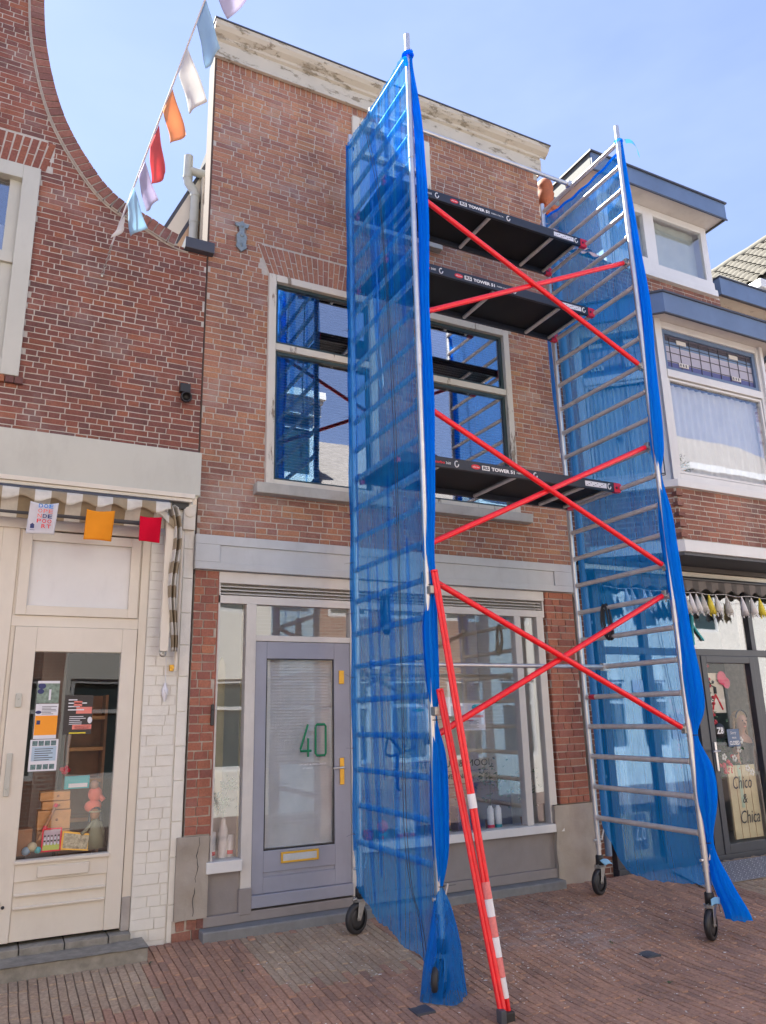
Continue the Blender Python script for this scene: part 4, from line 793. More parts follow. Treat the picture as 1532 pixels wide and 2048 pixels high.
bayband(6.235, 6.262, .22, 'bay_soffit', 'frameB')
# fascia ring
def ring(z0, z1, off, th, name, mat, parent=None, **k):
    s = MB()
    def P(of): t = of*math.tan(PI/8); return [Vector((6.05-of*1.414, .499, 0)), Vector((6.75-t, -.2-of, 0)), Vector((8.6+of*.5, -.2-of, 0)), Vector((8.95+of*1.1, .499, 0))]
    a, b_ = P(off), P(off-th)
    for i in range(3): s.prism([(*a[i].xy, z0), (*a[i+1].xy, z0), (*b_[i+1].xy, z0), (*b_[i].xy, z0)], (0, 0, z1-z0))
    return build(name, s, mat, parent or Hc, **k)
bf = ring(6.185, 6.44, .25, .03, 'bay_fascia', 'bluefas'); ring(6.441, 6.465, .27, .06, 'zinc_edge', 'zinc', bf); ring(6.17, 6.184, .255, .03, 'drip_edge', 'zinc', bf)
bayband(6.40, 6.438, .215, 'bay_roof', 'zinc')
def baywin(O, u, n, L, name):
    s = MB(); oframe(s, O, u, n, 0, L, 4.201, 6.234, -.07, .0, .09); s.obox(O, u, n, .09, L-.09, -.07, .012, 5.50, 5.595); oframe(s, O, u, n, .10, L-.10, 4.30, 5.49, -.05, -.012, .028)
    w_ = build(name, s, 'white', Hc, bevel=.004)
    s = MB(); s.obox(O, u, n, .128, L-.128, -.045, -.04, 4.328, 5.462); build('pane', s, 'glassB', w_)
    s = MB(); oframe(s, O, u, n, .092, L-.092, 5.597, 6.142, -.055, -.02, .055); build('transom_sash', s, 'bluefas', w_, bevel=.003)
    s = MB(); s.obox(O, u, n, .147, L-.147, -.05, -.047, 5.652, 6.087)
    build('leaded_pane', s, 'leaded', w_)
    s = MB(); x0, x1 = .15, L-.15
    for i in range(9): a = x0+(x1-x0)*(i+.5)/9; s.obox(O, u, n, a-.0025, a+.0025, -.044, -.038, 5.66, 6.08)
    for z in (5.74, 5.86, 5.97, 6.02, 6.05): s.obox(O, u, n, x0, x1, -.044, -.0385, z-.0025, z+.0025)
    for a in (x0+.20*(x1-x0), x1-.20*(x1-x0)):
        for zz in (5.69, 5.99): s.obox(O, u, n, a-.10, a+.06, -.044, -.036, zz, zz+.055, 1); 
        for k in range(3): s.obox(O, u, n, a-.085+k*.045, a-.065+k*.045, -.035, -.034, 5.70, 5.735, 0)
    build('lead_cames', s, ['zinc', 'frameB'], w_)
    s = MB(); s.grid(lambda p, q: Vector(O)+Vector(u)*(.10+(L-.2)*p)-Vector(n)*(.13+.012*math.sin(p*90))+Vector((0, 0, 4.25+q*1.22)), 90, 2); build('curtain', s, cloth('bay_curtain', (.80, .83, .82), .3), w_)
    return w_
def leaded_mat():
    b = NB('leaded_glass'); g = b.n('ShaderNodeNewGeometry'); sp = b.n('ShaderNodeSeparateXYZ'); b.l(g.outputs['Position'], sp.inputs[0])
    m = b.n('ShaderNodeMapRange'); m.inputs[1].default_value = 5.65; m.inputs[2].default_value = 6.09; b.l(sp.outputs[2], m.inputs[0])
    c = b.ramp(m.outputs[0], [(0, (.09, .09, .22)), (.18, (.40, .38, .44)), (.62, (.44, .42, .46)), (.66, (.16, .24, .38)), (.82, (.10, .09, .12))], True)
    b.bsdf(c, .15, 0); return b.m
M['leaded'] = leaded_mat()
baywin(OL, UL, NL, .985, 'bay_side_window'); baywin((6.75, -.2, 0), X1, NF, 1.85, 'bay_front_window'); baywin(OR, UR, NR, .78, 'bay_right_window')
for P in ([(6.70, -.225, 4.2), (6.79, -.235, 4.2), (6.79, -.19, 4.2), (6.73, -.15, 4.2)], [(8.56, -.235, 4.2), (8.63, -.225, 4.2), (8.63, -.15, 4.2), (8.56, -.19, 4.2)]):
    s = MB(); s.prism(P, (0, 0, 2.034)); build('bay_corner_post', s, 'white', Hc, bevel=.004)
s = MB(); s.ball((6.42, .23, 4.78), .035, 0, (1, .25, 1)); s.ball((6.40, .25, 4.80), .02); s.prism([(6.385, .245, 4.785), (6.455, .21, 4.785), (6.42, .23, 4.74)], (0, .01, 0)); top('hanging_heart', s, 'zinc', 'small dark heart hanging in the left side of the bay window behind the net', 'ornament')
t = thing('flower_pot', 'blue and orange flowers on the sill inside the bay front window', 'plant', (7.05, -.05, 4.24))
s = MB(); s.lathe((7.05, -.06, 4.24), (0, 0, 1), [(0, .04), (.09, .055), (.09, 0)], 14); build('pot', s, 'terra', t)
s = MB(); leafy(s, (7.05, -.08, 4.42), 60, .06, .05, 0, .9); leafy(s, (7.03, -.09, 4.38), 26, .06, .04, 1, .6); leafy(s, (7.07, -.09, 4.56), 12, .05, .035, 2, .3); build('flowers', s, ['leaf', 'orange', 'txtnavy'], t)
# dormer box on the roof
s = MB(); 
x0, x1, zb, zt = 6.73, 8.84, 7.40, 8.56
s.box(x0, x0+.09, FC, FC+.07, zb+.24, zt); s.box(x1-.09, x1, FC, FC+.07, zb+.24, zt); s.box(x0, x1, FC-.06, FC+.1, zb, zb+.10); s.box(x0, x1, FC-.02, FC+.08, zb+.10, zb+.24); s.box(x0+.09, x1-.09, FC, FC+.07, zt-.08, zt)
s.box(7.62, 7.74, FC-.01, FC+.07, zb+.24, zt-.08)
frame(s, x0+.09, 7.62, zb+.24, zt-.08, FC-.015, FC+.05, .07); frame(s, 7.74, x1-.09, zb+.24, zt-.08, FC+.0, FC+.05, .03)
dm = build('dormer', s, 'white', Hc, bevel=.004)
s = MB(); s.box(x0+.16, 7.55, FC+.02, FC+.026, zb+.31, zt-.15); s.box(7.77, x1-.12, FC+.02, FC+.026, zb+.27, zt-.11); build('pane', s, 'glassS', dm)
s = MB(); s.grid(lambda p, q: Vector((x0+.12+(x1-x0-.24)*p, FC+.14+.006*math.sin(p*40), zb+.27+q*.82)), 60, 2); build('roller_blind', s, cloth('roller_blind', (.60, .66, .60), .3), dm)
s = MB(); s.box(x0-.0, x0+.05, FC+.071, 3.2, zb-.2, zt); s.box(x1-.05, x1, FC+.071, 3.2, zb-.2, zt); build('side_cheek', s, 'white', dm)
s = MB(); s.box(6.43, 9.12-.2, .20, 3.5, 8.565, 8.58); build('soffit', s, 'frameB', dm)
s = MB(); s.box(6.40, 8.93, .19, .215, 8.54, 8.80); df = build('fascia', s, 'bluefas', dm)
wf_ = plain('fascia_grey_weathered', (.08, .085, .075), .7, .2, 10, dirt=.4)
for a in (6.395, 8.905):
    s = MB(); s.box(a, a+.025, .216, 3.5, 8.54, 8.80); build('side_fascia', s, wf_, dm)
s = MB(); s.box(6.37, 8.95, .165, 3.5, 8.801, 8.825); s.box(6.39, 8.935, .18, .19, 8.52, 8.545); build('zinc_edge', s, 'zinc', dm)
# tiled roof left of the dormer with terracotta verge
def tiles(s, O, u, up_, nu, nv, du, dv, r=.03):
    O, u, up_ = Vector(O), Vector(u).normalized(), Vector(up_).normalized(); n = u.cross(up_).normalized()
    for j in range(nv):
        jit = random.uniform(-.004, .004)
        def fn(p, q, j=j): a = p*nu; ph = (a % 1)*2*PI; return O+u*(a*du)+up_*(j*dv+q*dv*1.12+.012*math.sin(ph))+n*(r*.55*math.sin(ph)+.03*(1-q)+jit)
        s.grid(fn, nu*8, 1)
s = MB(); tiles(s, (5.76, .46, 7.40), (1, 0, 0), (0, .62, .78), 5, 9, .2, .28); s.prism([(5.745, .55, 7.39), (6.75, .55, 7.39), (6.75, 2.2, 9.4), (5.745, 2.2, 9.4)], (0, .05, -.06)); build('tiled_roof', s, 'terra', Hc)
s = MB()
for i in range(5): z = 7.66+i*.2; s.lathe((5.86, .62+i*.16, z), (0, .62, .78), [(0, .085), (.05, .10), (.2, .085), (.2, .0)], 14)
s.lathe((5.99, .68, 8.18), (0, 0, 1), [(0, .06), (.05, .10), (.16, .12), (.22, .10), (.25, .115), (.34, .10), (.40, .04), (.40, 0)], 16); s.tube([(5.96, .66, 8.2), (6.10, .63, 8.12), (6.2, .62, 8.15)], .05, 10); s.tube([(5.93, .64, 8.05), (6.08, .60, 7.98)], .055, 10)
build('verge_tile', s, 'terra', Hc)
s = MB(); s.box(6.12, 6.26, .70, .95, 8.15, 8.40); build('lead_box', s, 'iron', Hc, bevel=.02)
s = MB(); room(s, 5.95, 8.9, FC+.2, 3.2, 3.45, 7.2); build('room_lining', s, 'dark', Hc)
# shop front
s = MB(); y0, y1 = .43, .50
s.box(5.93, 9.3, y0-.02, y1, .0, .10); s.box(5.93, 9.3, y0, y1, 2.285, 2.365); s.box(5.93, 9.3, y0, y1, 3.10, 3.20)
for a, b_ in ((5.93, 6.03), (6.62, 6.72), (7.36, 7.50), (8.42, 8.52), (9.2, 9.3)): s.box(a, b_, y0-.008, y1, .10, 2.285); 
for a, b_ in ((5.93, 6.03), (6.62, 6.70), (8.44, 8.52), (9.2, 9.3)): s.box(a, b_, y0-.004, y1, 2.365, 3.10)
s.box(6.03, 6.62, y0+.005, y1, .10, .16); s.box(6.72, 7.36, y0+.005, y1, .10, .55)
sfc = build('shop_front', s, 'darkframe', Hc, bevel=.004)
s = MB(); s.box(5.80, 9.3, .36, .52, 3.205, 3.275); build('head_rail', s, 'cream', Hc, bevel=.005)
s = MB(); s.box(5.80, 9.3, .30, .52, 3.276, 3.329); s.box(5.80, 9.3, .30, .42, 3.17, 3.203); build('awning_recess', s, plain('dark_brown_recess', (.07, .06, .055), .7), Hc)
s = MB(); s.box(5.745, 5.925, .455, .5, .0, 3.2); 
s = MB()
for a, b_, c, d_ in ((6.03, 6.62, .16, 2.285), (6.72, 7.36, .55, 2.285), (6.03, 6.62, 2.365, 3.10), (6.70, 8.44, 2.365, 3.10), (8.52, 9.2, .10, 2.285), (8.52, 9.2, 2.365, 3.10)): s.box(a, b_, .465, .471, c, d_)
build('shop_pane', s, 'glassS', sfc)
s = MB(); s.box(7.50, 7.585, y0-.02, y1-.01, .10, 2.285); s.box(8.335, 8.42, y0-.02, y1-.01, .10, 2.285); s.box(7.585, 8.335, y0-.02, y1-.01, 2.20, 2.285); s.box(7.585, 8.335, y0-.02, y1-.01, .10, .20)
dc = build('door', s, 'darkframe', Hc, bevel=.005)
s = MB(); s.box(7.585, 8.335, .455, .461, .20, 2.20); build('pane', s, 'glassC', dc)
s = MB(); s.box(7.525, 7.56, .395, .41, .98, 1.30); hh = build('handle_plate', s, 'alu', dc, bevel=.005)
s = MB(); s.tube([(7.54, .40, 1.20), (7.54, .345, 1.20), (7.43, .34, 1.20)], .011, 10); build('handle', s, 'alu', hh)
s = MB(); room(s, 5.96, 9.25, .58, 3.0, .05, 3.15); build('shop_lining', s, plain('shop_lining_green', (.20, .215, .19), .8), Hc)
s = MB(); s.box(5.85, 9.3, .28, .43, -.1, .028); build('threshold', s, 'stone', Hc, bevel=.006)
s = MB(); s.box(5.70, 5.93, FC-.02, FC+.1, -.1, .02); build('wall_foot', s, 'plaster', Hc)
# awning with scallops
aw = thing('awning', 'dark grey striped scalloped awning edge under the bay window', 'awning', (7.4, .25, 3.1), )
s = MB(); s.grid(lambda u, v: Vector((5.82+u*3.5, .24+.01*math.sin(u*60)*v, 3.165-v*(.135+.022*math.sin(u*3.5/.22*2*PI)))), 200, 4); build('valance', s, 'awnC', aw, solid=.003)
s = MB(); s.tube([(5.82, .26, 3.165), (9.32, .26, 3.165)], .03, 10); build('roller', s, 'black', aw)
ga = thing('tassel_garland', 'garland of white, grey and yellow tassels under the grey awning', 'garland', (7.4, .22, 3.0))
s = MB(); s.tube([(5.9+i*.12, .21, 3.0-.02*math.sin(i*.8)**2) for i in range(29)], .003, 5); build('string', s, 'paper', ga)
xs = [6.22, 6.31, 6.49, 6.58, 7.13, 7.22, 7.32, 7.42, 7.53, 7.65, 7.83, 8.10, 8.27, 8.42]
for i, x in enumerate(xs):
    s = MB(); c = 'yel' if i in (8, 13) else ['white', 'flagw', 'paper'][i % 3]
    s.lathe((x, .21, 2.985), (.12, 0, -1), [(0, .006), (.03, .014), (.10, .030), (.19+.02*(i % 3), .048), (.20, .03)], 12)
    for k in range(10): a = k*.63; s.tube([(x+.02, .21, 2.95), (x+.03+.04*math.cos(a), .21+.035*math.sin(a), 2.77-.02*(k % 3))], .006, 4)
    M.setdefault('yel', plain('yellow_paper', (.75, .62, .06), .7)); build('tassel', s, c, ga)
# decals, posters and goods of the right shop
s = MB(); yd = .452
def man(s, pts, r): s.tube([(x, yd, z) for x, z in pts], r, 6)
for ox, sc_ in ((7.47, 1.0), (7.30, .72)):
    zc = 2.66
    man(s, [(ox, zc-.02), (ox+.01, zc+.12)], .022*sc_); man(s, [(ox, zc), (ox+.07*sc_, zc-.09), (ox+.16*sc_, zc-.19)], .015*sc_); man(s, [(ox, zc), (ox-.01, zc-.12), (ox-.01, zc-.25*sc_)], .015*sc_); man(s, [(ox, zc+.11), (ox-.05*sc_, zc+.17), (ox-.09*sc_, zc+.2)], .010*sc_); man(s, [(ox, zc+.11), (ox+.07*sc_, zc+.14)], .010*sc_); s.ball((ox+.01, yd, zc+.16), .026*sc_, 0, (1, .3, 1))
build('dancer_decal', s, 'teal', sfc)
def sign(name, x0, x1, z0, z1, y, mat, lb, cat, parts=(), th=.004, group=None):
    s = MB(); s.box(x0, x1, y, y+th, z0, z1); return top(name, s, mat, lb, cat, group, bevel=.001)
s = MB(); s.lathe((7.70, .448, 1.42), (0, -1, 0), [(0, .085), (.004, .085), (.004, 0)], 28); zs = top('round_sticker', s, 'black', 'round black Z8 sticker on the glass of the dark shop door', 'sticker')
txt('Z8', (7.645, .443, 1.385), X1, (0, 0, 1), .11, .075, 'txtwhite', zs, bold=.03); txt('KIDS', (7.675, .443, 1.358), X1, (0, 0, 1), .05, .016, 'txtwhite', zs) if False else None
cs = sign('closed_sign', 7.815, 8.02, 1.235, 1.435, .444, 'bluefas', 'blue-grey CLOSED sign hanging behind the dark shop door glass', 'sign')
txt('CLOSED', (7.835, .4425, 1.255), X1, (0, 0, 1), .165, .045, 'txtwhite', cs, bold=.03); txt('Sorry', (7.865, .4425, 1.365), X1, (0, 0, 1), .10, .045, 'txtwhite', cs, shear=.3); txt('we are', (7.885, .4425, 1.325), X1, (0, 0, 1), .07, .02, 'txtwhite', cs)
pp = sign('poster', 7.86, 8.16, 1.62, 2.10, .70, 'room', 'grey-green poster with a small red and black figure behind the dark shop door', 'poster')
s = MB(); yd = .696; man(s, [(8.0, 1.84), (7.95, 1.74), (7.93, 1.66)], .012); man(s, [(8.0, 1.84), (8.06, 1.74), (8.10, 1.66)], .012); build('red_trousers', s, 'txtred', pp)
s = MB(); man(s, [(8.0, 1.85), (8.0, 1.93)], .022); man(s, [(8.0, 1.93), (7.94, 1.95), (7.92, 2.0)], .008); s.ball((7.98, yd, 1.99), .02); build('dark_figure', s, 'black', pp)
s = MB(); s.ball((8.13, .68, 2.04), .085, 0, (1, .1, 1)); s.ball((8.20, .68, 1.98), .07, 0, (1, .1, 1)); top('paper_flower', s, plain('pink_paper', (.80, .12, .22), .8), 'pink-red round paper shape at the top inside the dark shop door', 'decoration')
bd = sign('wooden_sign', 7.80, 8.27, .22, 1.02, .50, 'woodp', 'pale plank sign with handwritten black lettering leaning inside the dark shop door', 'sign', th=.02)
bd.rotation_euler = (0, 0, 0)
s = MB(); 
for i in range(4): s.box(7.80+.118*i, 7.803+.118*i, .497, .4995, .22, 1.02)
s2 = MB(); s2.box(7.97, 8.02, .498, .4995, .55, 1.02); build('green_wash', s2, plain('pale_green_wash', (.36, .46, .34), .7), bd); build('plank_joint', s, 'wood', bd)
txt('Chico', (7.86, .495, .76), X1, (0, 0, 1), .32, .14, 'txtdark', bd, shear=.25); txt('&', (7.99, .495, .60), X1, (0, 0, 1), .08, .10, 'txtdark', bd, shear=.2); txt('Chica', (7.92, .495, .38), X1, (0, 0, 1), .32, .14, 'txtdark', bd, shear=.25)
fl = thing('flower_arrangement', 'red and white flowers with green leaves above the wooden sign in the dark shop door', 'flowers', (7.85, .60, .95))
s = MB(); leafy(s, (7.80, .58, 1.18), 260, .12, .06, 0, 1.2); leafy(s, (8.05, .58, 1.02), 90, .08, .05, 0, .8); build('leaves', s, 'leaf', fl)
s = MB()
for c in ((8.05, 1.20), (7.95, 1.10), (8.15, .98), (8.22, .93), (8.10, 1.30), (7.78, 1.12)):
    for k in range(5): a = k*1.256; s.ball((c[0]+.026*math.cos(a), .50, c[1]+.026*math.sin(a)), .018, 0, (1, .4, 1), 8)
build('white_blossom', s, 'flagw', fl)
s = MB()
for i in range(16): s.ball((random.gauss(7.85, .09), .52, random.gauss(1.0, .05)), .026, n=8)
for i in range(22): s.ball((random.gauss(7.72, .05), .56, random.gauss(1.72, .16)), .022, n=8)
build('red_blossom', s, plain('blossom_red', (.50, .02, .04), .6), fl)
s = MB(); leafy(s, (7.70, .60, 1.75), 120, .06, .05, 0, 2.8); build('climbing_leaves', s, 'leaf', fl)
fl2 = thing('flower_garland', 'pink and red flower garland seen through the blue net in the right shop window', 'flowers', (7.10, .60, 1.6))
s = MB(); leafy(s, (7.10, .60, 1.6), 160, .11, .05, 0, 3.2); build('leaves', s, 'leaf', fl2)
s = MB()
for i in range(40): s.ball((random.gauss(7.10, .10), .54, random.gauss(1.6, .3)), .022, n=8)
build('blossom', s, plain('blossom_pink', (.65, .12, .20), .6), fl2)
zb = sign('low_poster', 6.06, 6.50, .17, .62, .49, 'woodp', 'pale low board with a dark Z8 square seen behind the bottom of the right net', 'sign')
s = MB(); s.box(6.24, 6.44, .486, .489, .25, .60); build('dark_square', s, 'zinc', zb); txt('Z8', (6.27, .485, .34), X1, (0, 0, 1), .15, .20, 'txtwhite', zb); txt('kids', (6.30, .485, .285), X1, (0, 0, 1), .08, .03, 'txtwhite', zb) if False else None
s = MB(); s.box(6.16, 6.27, .50, .56, .17, 2.2); top('curtain_strip', s, 'flagw', 'left pale curtain strip behind the right net in the dark shop window', 'curtain', 'pale curtain strips', bevel=.01)
s = MB(); s.box(6.84, 6.95, .50, .56, .56, 2.2); top('curtain_strip', s, 'flagw', 'right pale curtain strip behind the right net in the dark shop window', 'curtain', 'pale curtain strips', bevel=.01)
sign('notice', 6.95, 7.15, 1.35, 1.62, .46, 'paper', 'small white notice in the net-covered shop window near the front post', 'notice', group='notices')
sign('notice', 6.42, 6.58, 1.78, 2.0, .46, 'paper', 'pale notice with a green picture in the net-covered shop window', 'notice', group='notices')
# mannequin of a girl in a dark top
mn = thing('mannequin', 'blond long-haired mannequin in a black top behind the dark shop door', 'mannequin', (8.27, .62, .8))
def skin(name, verts, edges, mat, parent, sub=2, base=None):
    me = bpy.data.meshes.new(name); b0 = wloc(parent); me.from_pydata([tuple(Vector(v[:3])-b0) for v in verts], edges, []); ob = bpy.data.objects.new(name, me); C.objects.link(ob); ob.parent = parent; me.materials.append(M[mat])
    md = ob.modifiers.new('skin', 'SKIN'); md.use_smooth_shade = True; 
    if not me.skin_vertices: me.skin_vertices.new()
    for i, v in enumerate(verts): me.skin_vertices[0].data[i].radius = (v[3], v[4] if len(v) > 4 else v[3])
    me.skin_vertices[0].data[0].use_root = True
    m2 = ob.modifiers.new('sub', 'SUBSURF'); m2.levels = sub; m2.render_levels = sub; return ob
skin('body', [(8.27, .62, .82, .13, .09), (8.27, .62, 1.0, .12, .08), (8.27, .62, 1.2, .13, .08), (8.26, .61, 1.30, .10, .07), (8.25, .60, 1.365, .045), (8.24, .59, 1.41, .045), (8.23, .57, 1.47, .070, .065), (8.225, .56, 1.54, .078, .07), (8.225, .56, 1.60, .05),
 (8.15, .60, 1.27, .045), (8.10, .60, 1.15, .038), (8.11, .58, 1.0, .03), (8.16, .55, .90, .025), (8.19, .54, .84, .018), (8.39, .62, 1.27, .045), (8.42, .6, 1.1, .036), (8.40, .56, .92, .028)],
 [(0, 1), (1, 2), (2, 3), (3, 4), (4, 5), (5, 6), (6, 7), (7, 8), (3, 9), (9, 10), (10, 11), (11, 12), (12, 13), (3, 14), (14, 15), (15, 16)], 'skin', mn)
s = MB(); s.ball((8.205, .495, 1.495), .012, 0, (.8, 1.4, 1.2)); build('nose', s, 'skin', mn)
s = MB(); s.ball((8.18, .502, 1.525), .009); s.ball((8.235, .495, 1.525), .009); build('eyes', s, 'black', mn)
s = MB(); s.ball((8.205, .50, 1.455), .012, 0, (1.5, .5, .5)); build('mouth', s, 'txtpink', mn)
skin('top', [(8.27, .62, .80, .145, .10), (8.27, .62, 1.0, .13, .092), (8.27, .62, 1.2, .14, .092), (8.26, .61, 1.31, .10, .075), (8.16, .60, 1.28, .056), (8.115, .60, 1.20, .052), (8.385, .62, 1.28, .056), (8.42, .61, 1.20, .05)], [(0, 1), (1, 2), (2, 3), (3, 4), (4, 5), (3, 6), (6, 7)], 'black', mn)
s = MB(); s.ball((8.24, .605, 1.55), .095, 0, (1, .9, 1.05), 16)
for k in range(26):
    a = k/26*3.6-.35; x0, y0_ = 8.24+.085*math.cos(a), .605+.075*math.sin(a)
    s.tube([(x0, y0_, 1.58), (x0+.01*math.cos(a), y0_+.01, 1.42), (8.25+.105*math.cos(a)+random.uniform(-.01, .01), .60+.06*math.sin(a), 1.22+random.uniform(-.04, .04))], .016, 6)
build('hair', s, 'hair', mn)
s = MB(); s.tube([(8.24+.097*math.cos(a/10*PI), .56, 1.56+.09*math.sin(a/10*PI)) for a in range(11)], .010, 6); build('hairband', s, 'black', mn)
# chequer plate ramp
s = MB(); P_ = lambda u, v: Vector((6.45+u*2.6, -.27+v*.60, .0-.045+.092*v)); n = P_(1, 0)
s.prism([(6.36, -.26, .004), (9.1, -.26, .004), (9.1, .27, .060), (6.50, .27, .060)], (0, 0, .006))
for i in range(62):
    for j in range(14):
        x = 6.45+i*.043+(j % 2)*.0215; y = -.24+j*.043
        if y > .255 or x > 9.08 or x < 6.385+(y+.26)*.24: continue
        z = .004+(y+.26)/.53*.056+.0065; a = .7 if (i+j) % 2 else -.7; c_, s_ = math.cos(a)*.019, math.sin(a)*.019
        s.add([(x-c_, y-s_, z), (x+s_*.3, y-c_*.3, z+.007), (x+c_, y+s_, z), (x-s_*.3, y+c_*.3, z+.006)], [(0, 1, 2, 3)], 1)
top('ramp_plate', s, [plain('chequer_plate', (.26, .27, .30), .55, .2, 15, metal=.3), plain('chequer_lug', (.85, .86, .88), .35, .05, 9, metal=.4)], 'aluminium chequer plate ramp on the paving before the dark shop door', 'ramp')

# ================================================================== HOUSES FURTHER RIGHT
D = thing('house', 'house with projecting blue gutter box and grey tiled roof at the far right edge', 'house', (10, 1, 0), 'row houses along the street')
s = MB(); s.box(8.96, 14, 1.0, 1.3, -.1, 7.5, 1, .5); bricks(s, (0, 1.0, 0), X1, NF, 8.96, 11, 5.5, 7.48, (), .06, .205, .01); build('wall', s, ['brickC', 'mortB'], D)
s = MB(); s.box(8.99, 14, .48, .51, 7.50, 7.775); s.box(8.965, 8.99, .48, 1.3, 7.50, 7.775); gt = build('gutter_box', s, 'bluefas', D)
s = MB(); s.box(8.95, 14, .46, 1.0, 7.776, 7.795); s.box(8.955, 14, .475, .52, 7.485, 7.499); build('zinc_edge', s, 'zinc', gt)
s = MB(); x = 9.0
while x < 14: s.box(x, x+.155, .512, .998, 7.52, 7.535); x += .16
build('soffit_plank', s, 'peel', gt)
s = MB(); tiles(s, (10.2, .5, 8.22), (0, 1, 0), (.7, 0, .7), 28, 9, .21, .30, .035) if False else None
s = MB()
for j in range(9):
    def fn(p, q, j=j): a = p*26; ph = (a % 1)*2*PI; return Vector((10.2+(j*.28+q*.31)*.707, .62+a*.21, 8.20+(j*.28+q*.31)*.707+.02*math.sin(ph)+.025*(1-q)))+Vector((-.02*math.sin(ph), 0, 0))
    s.grid(fn, 26*6, 1)
s.prism([(10.2, .62, 8.12), (12.0, .62, 9.9), (12.0, .62, 9.8), (10.3, .62, 8.0)], (0, 5.4, 0)); build('tiled_roof', s, plain('grey_tile', (.10, .09, .068), .85, .35, 14, bump=.4), D)
s = MB(); s.tube([(12.02, .6+i*.35, 9.98+.015*(i % 2)) for i in range(16)], .10, 12); build('ridge', s, plain('ridge_tile', (.12, .11, .085), .85, .3, 14), D)
s = MB(); s.box(10.1, 10.3, .60, 6, 7.98, 8.14); build('white_gutter', s, 'white', D, bevel=.02)
s = MB(); s.box(10.3, 14, .65, 6, 7.4, 8.1); s.prism([(10.3, .66, 8.0), (12, .66, 9.8), (13.7, .66, 8.0)], (0, .2, 0)); build('gable', s, 'frameB', D)

# ================================================================== OPPOSITE SIDE OF THE STREET (behind the camera, seen in the windows)
def opp(x0, x1, h, mat, lb, nwin, floors, cor='white', roof=None, y=-8.3):
    H = thing('house', lb, 'house', ((x0+x1)/2, y, 0), 'houses across the street')
    s = MB(); hs = []; wd = (x1-x0)/nwin
    for f in range(floors):
        z0 = .7+f*3.1
        for k in range(nwin): c = x0+wd*(k+.5); hs.append((c-.5, c+.5, z0, z0+1.75))
    xs = sorted({x0, x1, *[q for h_ in hs for q in h_[:2]]}); zz = sorted({-.2, h, *[q for h_ in hs for q in h_[2:]]})
    for i in range(len(xs)-1):
        for j in range(len(zz)-1):
            xc, zc = (xs[i]+xs[i+1])/2, (zz[j]+zz[j+1])/2
            if not any(a < xc < b_ and c < zc < d_ for a, b_, c, d_ in hs): s.box(xs[i], xs[i+1], y-.3, y, zz[j], zz[j+1], 0, .5)
    build('wall', s, mat, H)
    for a, b_, c, d_ in hs:
        s = MB(); frame(s, a, b_, c, d_, y-.12, y-.03, .08); s.box(a+.08, b_-.08, y-.10, y-.05, c+1.15, c+1.22); w_ = build('window', s, 'white', H)
        s = MB(); s.box(a+.08, b_-.08, y-.09, y-.08, c+.08, d_-.08); build('pane', s, 'green', w_)
    s = MB(); s.box(x0, x1, y-.1, y+.12, h-.55, h-.2); s.box(x0-.05, x1+.05, y-.1, y+.32, h-.2, h-.02); s.box(x0-.02, x1+.02, y-.1, y+.22, h-.28, h-.2); build('cornice', s, cor, H)
    s = MB(); s.prism([(x0, y, h), (x0, y-3, h+(2.4 if roof else .1)), (x0, y-6, h)], (x1-x0, 0, 0)); build('roof', s, roof or 'zinc', H)
M['gtile'] = plain('opposite_roof', (.20, .18, .165), .8, .2, 5)
M['stucco'] = plain('cream_stucco', (.76, .73, .66), .8, .06, 2)
def oppbrick():
    b = NB('opposite_brick'); t = b.n('ShaderNodeTexBrick'); t.inputs['Scale'].default_value = 1; t.inputs['Brick Width'].default_value = .22; t.inputs['Row Height'].default_value = .065; t.inputs['Mortar Size'].default_value = .009
    t.inputs['Color1'].default_value = (.30, .12, .07, 1); t.inputs['Color2'].default_value = (.22, .08, .05, 1); t.inputs['Mortar'].default_value = (.35, .32, .28, 1)
    g = b.n('ShaderNodeNewGeometry'); sp = b.n('ShaderNodeSeparateXYZ'); cb = b.n('ShaderNodeCombineXYZ'); b.l(g.outputs['Position'], sp.inputs[0]); b.l(sp.outputs[0], cb.inputs[0]); b.l(sp.outputs[2], cb.inputs[1]); b.l(cb.outputs[0], t.inputs['Vector']); b.bsdf(t.outputs['Color'], .85); return b.m
M['oppb'] = oppbrick()
opp(1.2, 6.2, 8.9, 'stucco', 'cream stucco house with white cornice opposite, reflected in the windows', 4, 3)
opp(6.2, 10.6, 6.6, 'oppb', 'low red brick house opposite, reflected in the windows', 3, 2, roof='gtile')
opp(10.6, 16.5, 7.6, 'stucco', 'wide cream house opposite, right of the low brick house', 4, 2)
opp(16.5, 23, 8.2, 'stucco', 'tall cream house with white cornice at the far end of the opposite row', 2, 2, roof='gtile')
opp(-4.0, 1.2, 7.4, 'oppb', 'brick house opposite the curved gable', 3, 2, roof='gtile')
opp(-11, -4.0, 8.6, 'stucco', 'cream house opposite at the left end of the row', 4, 2)
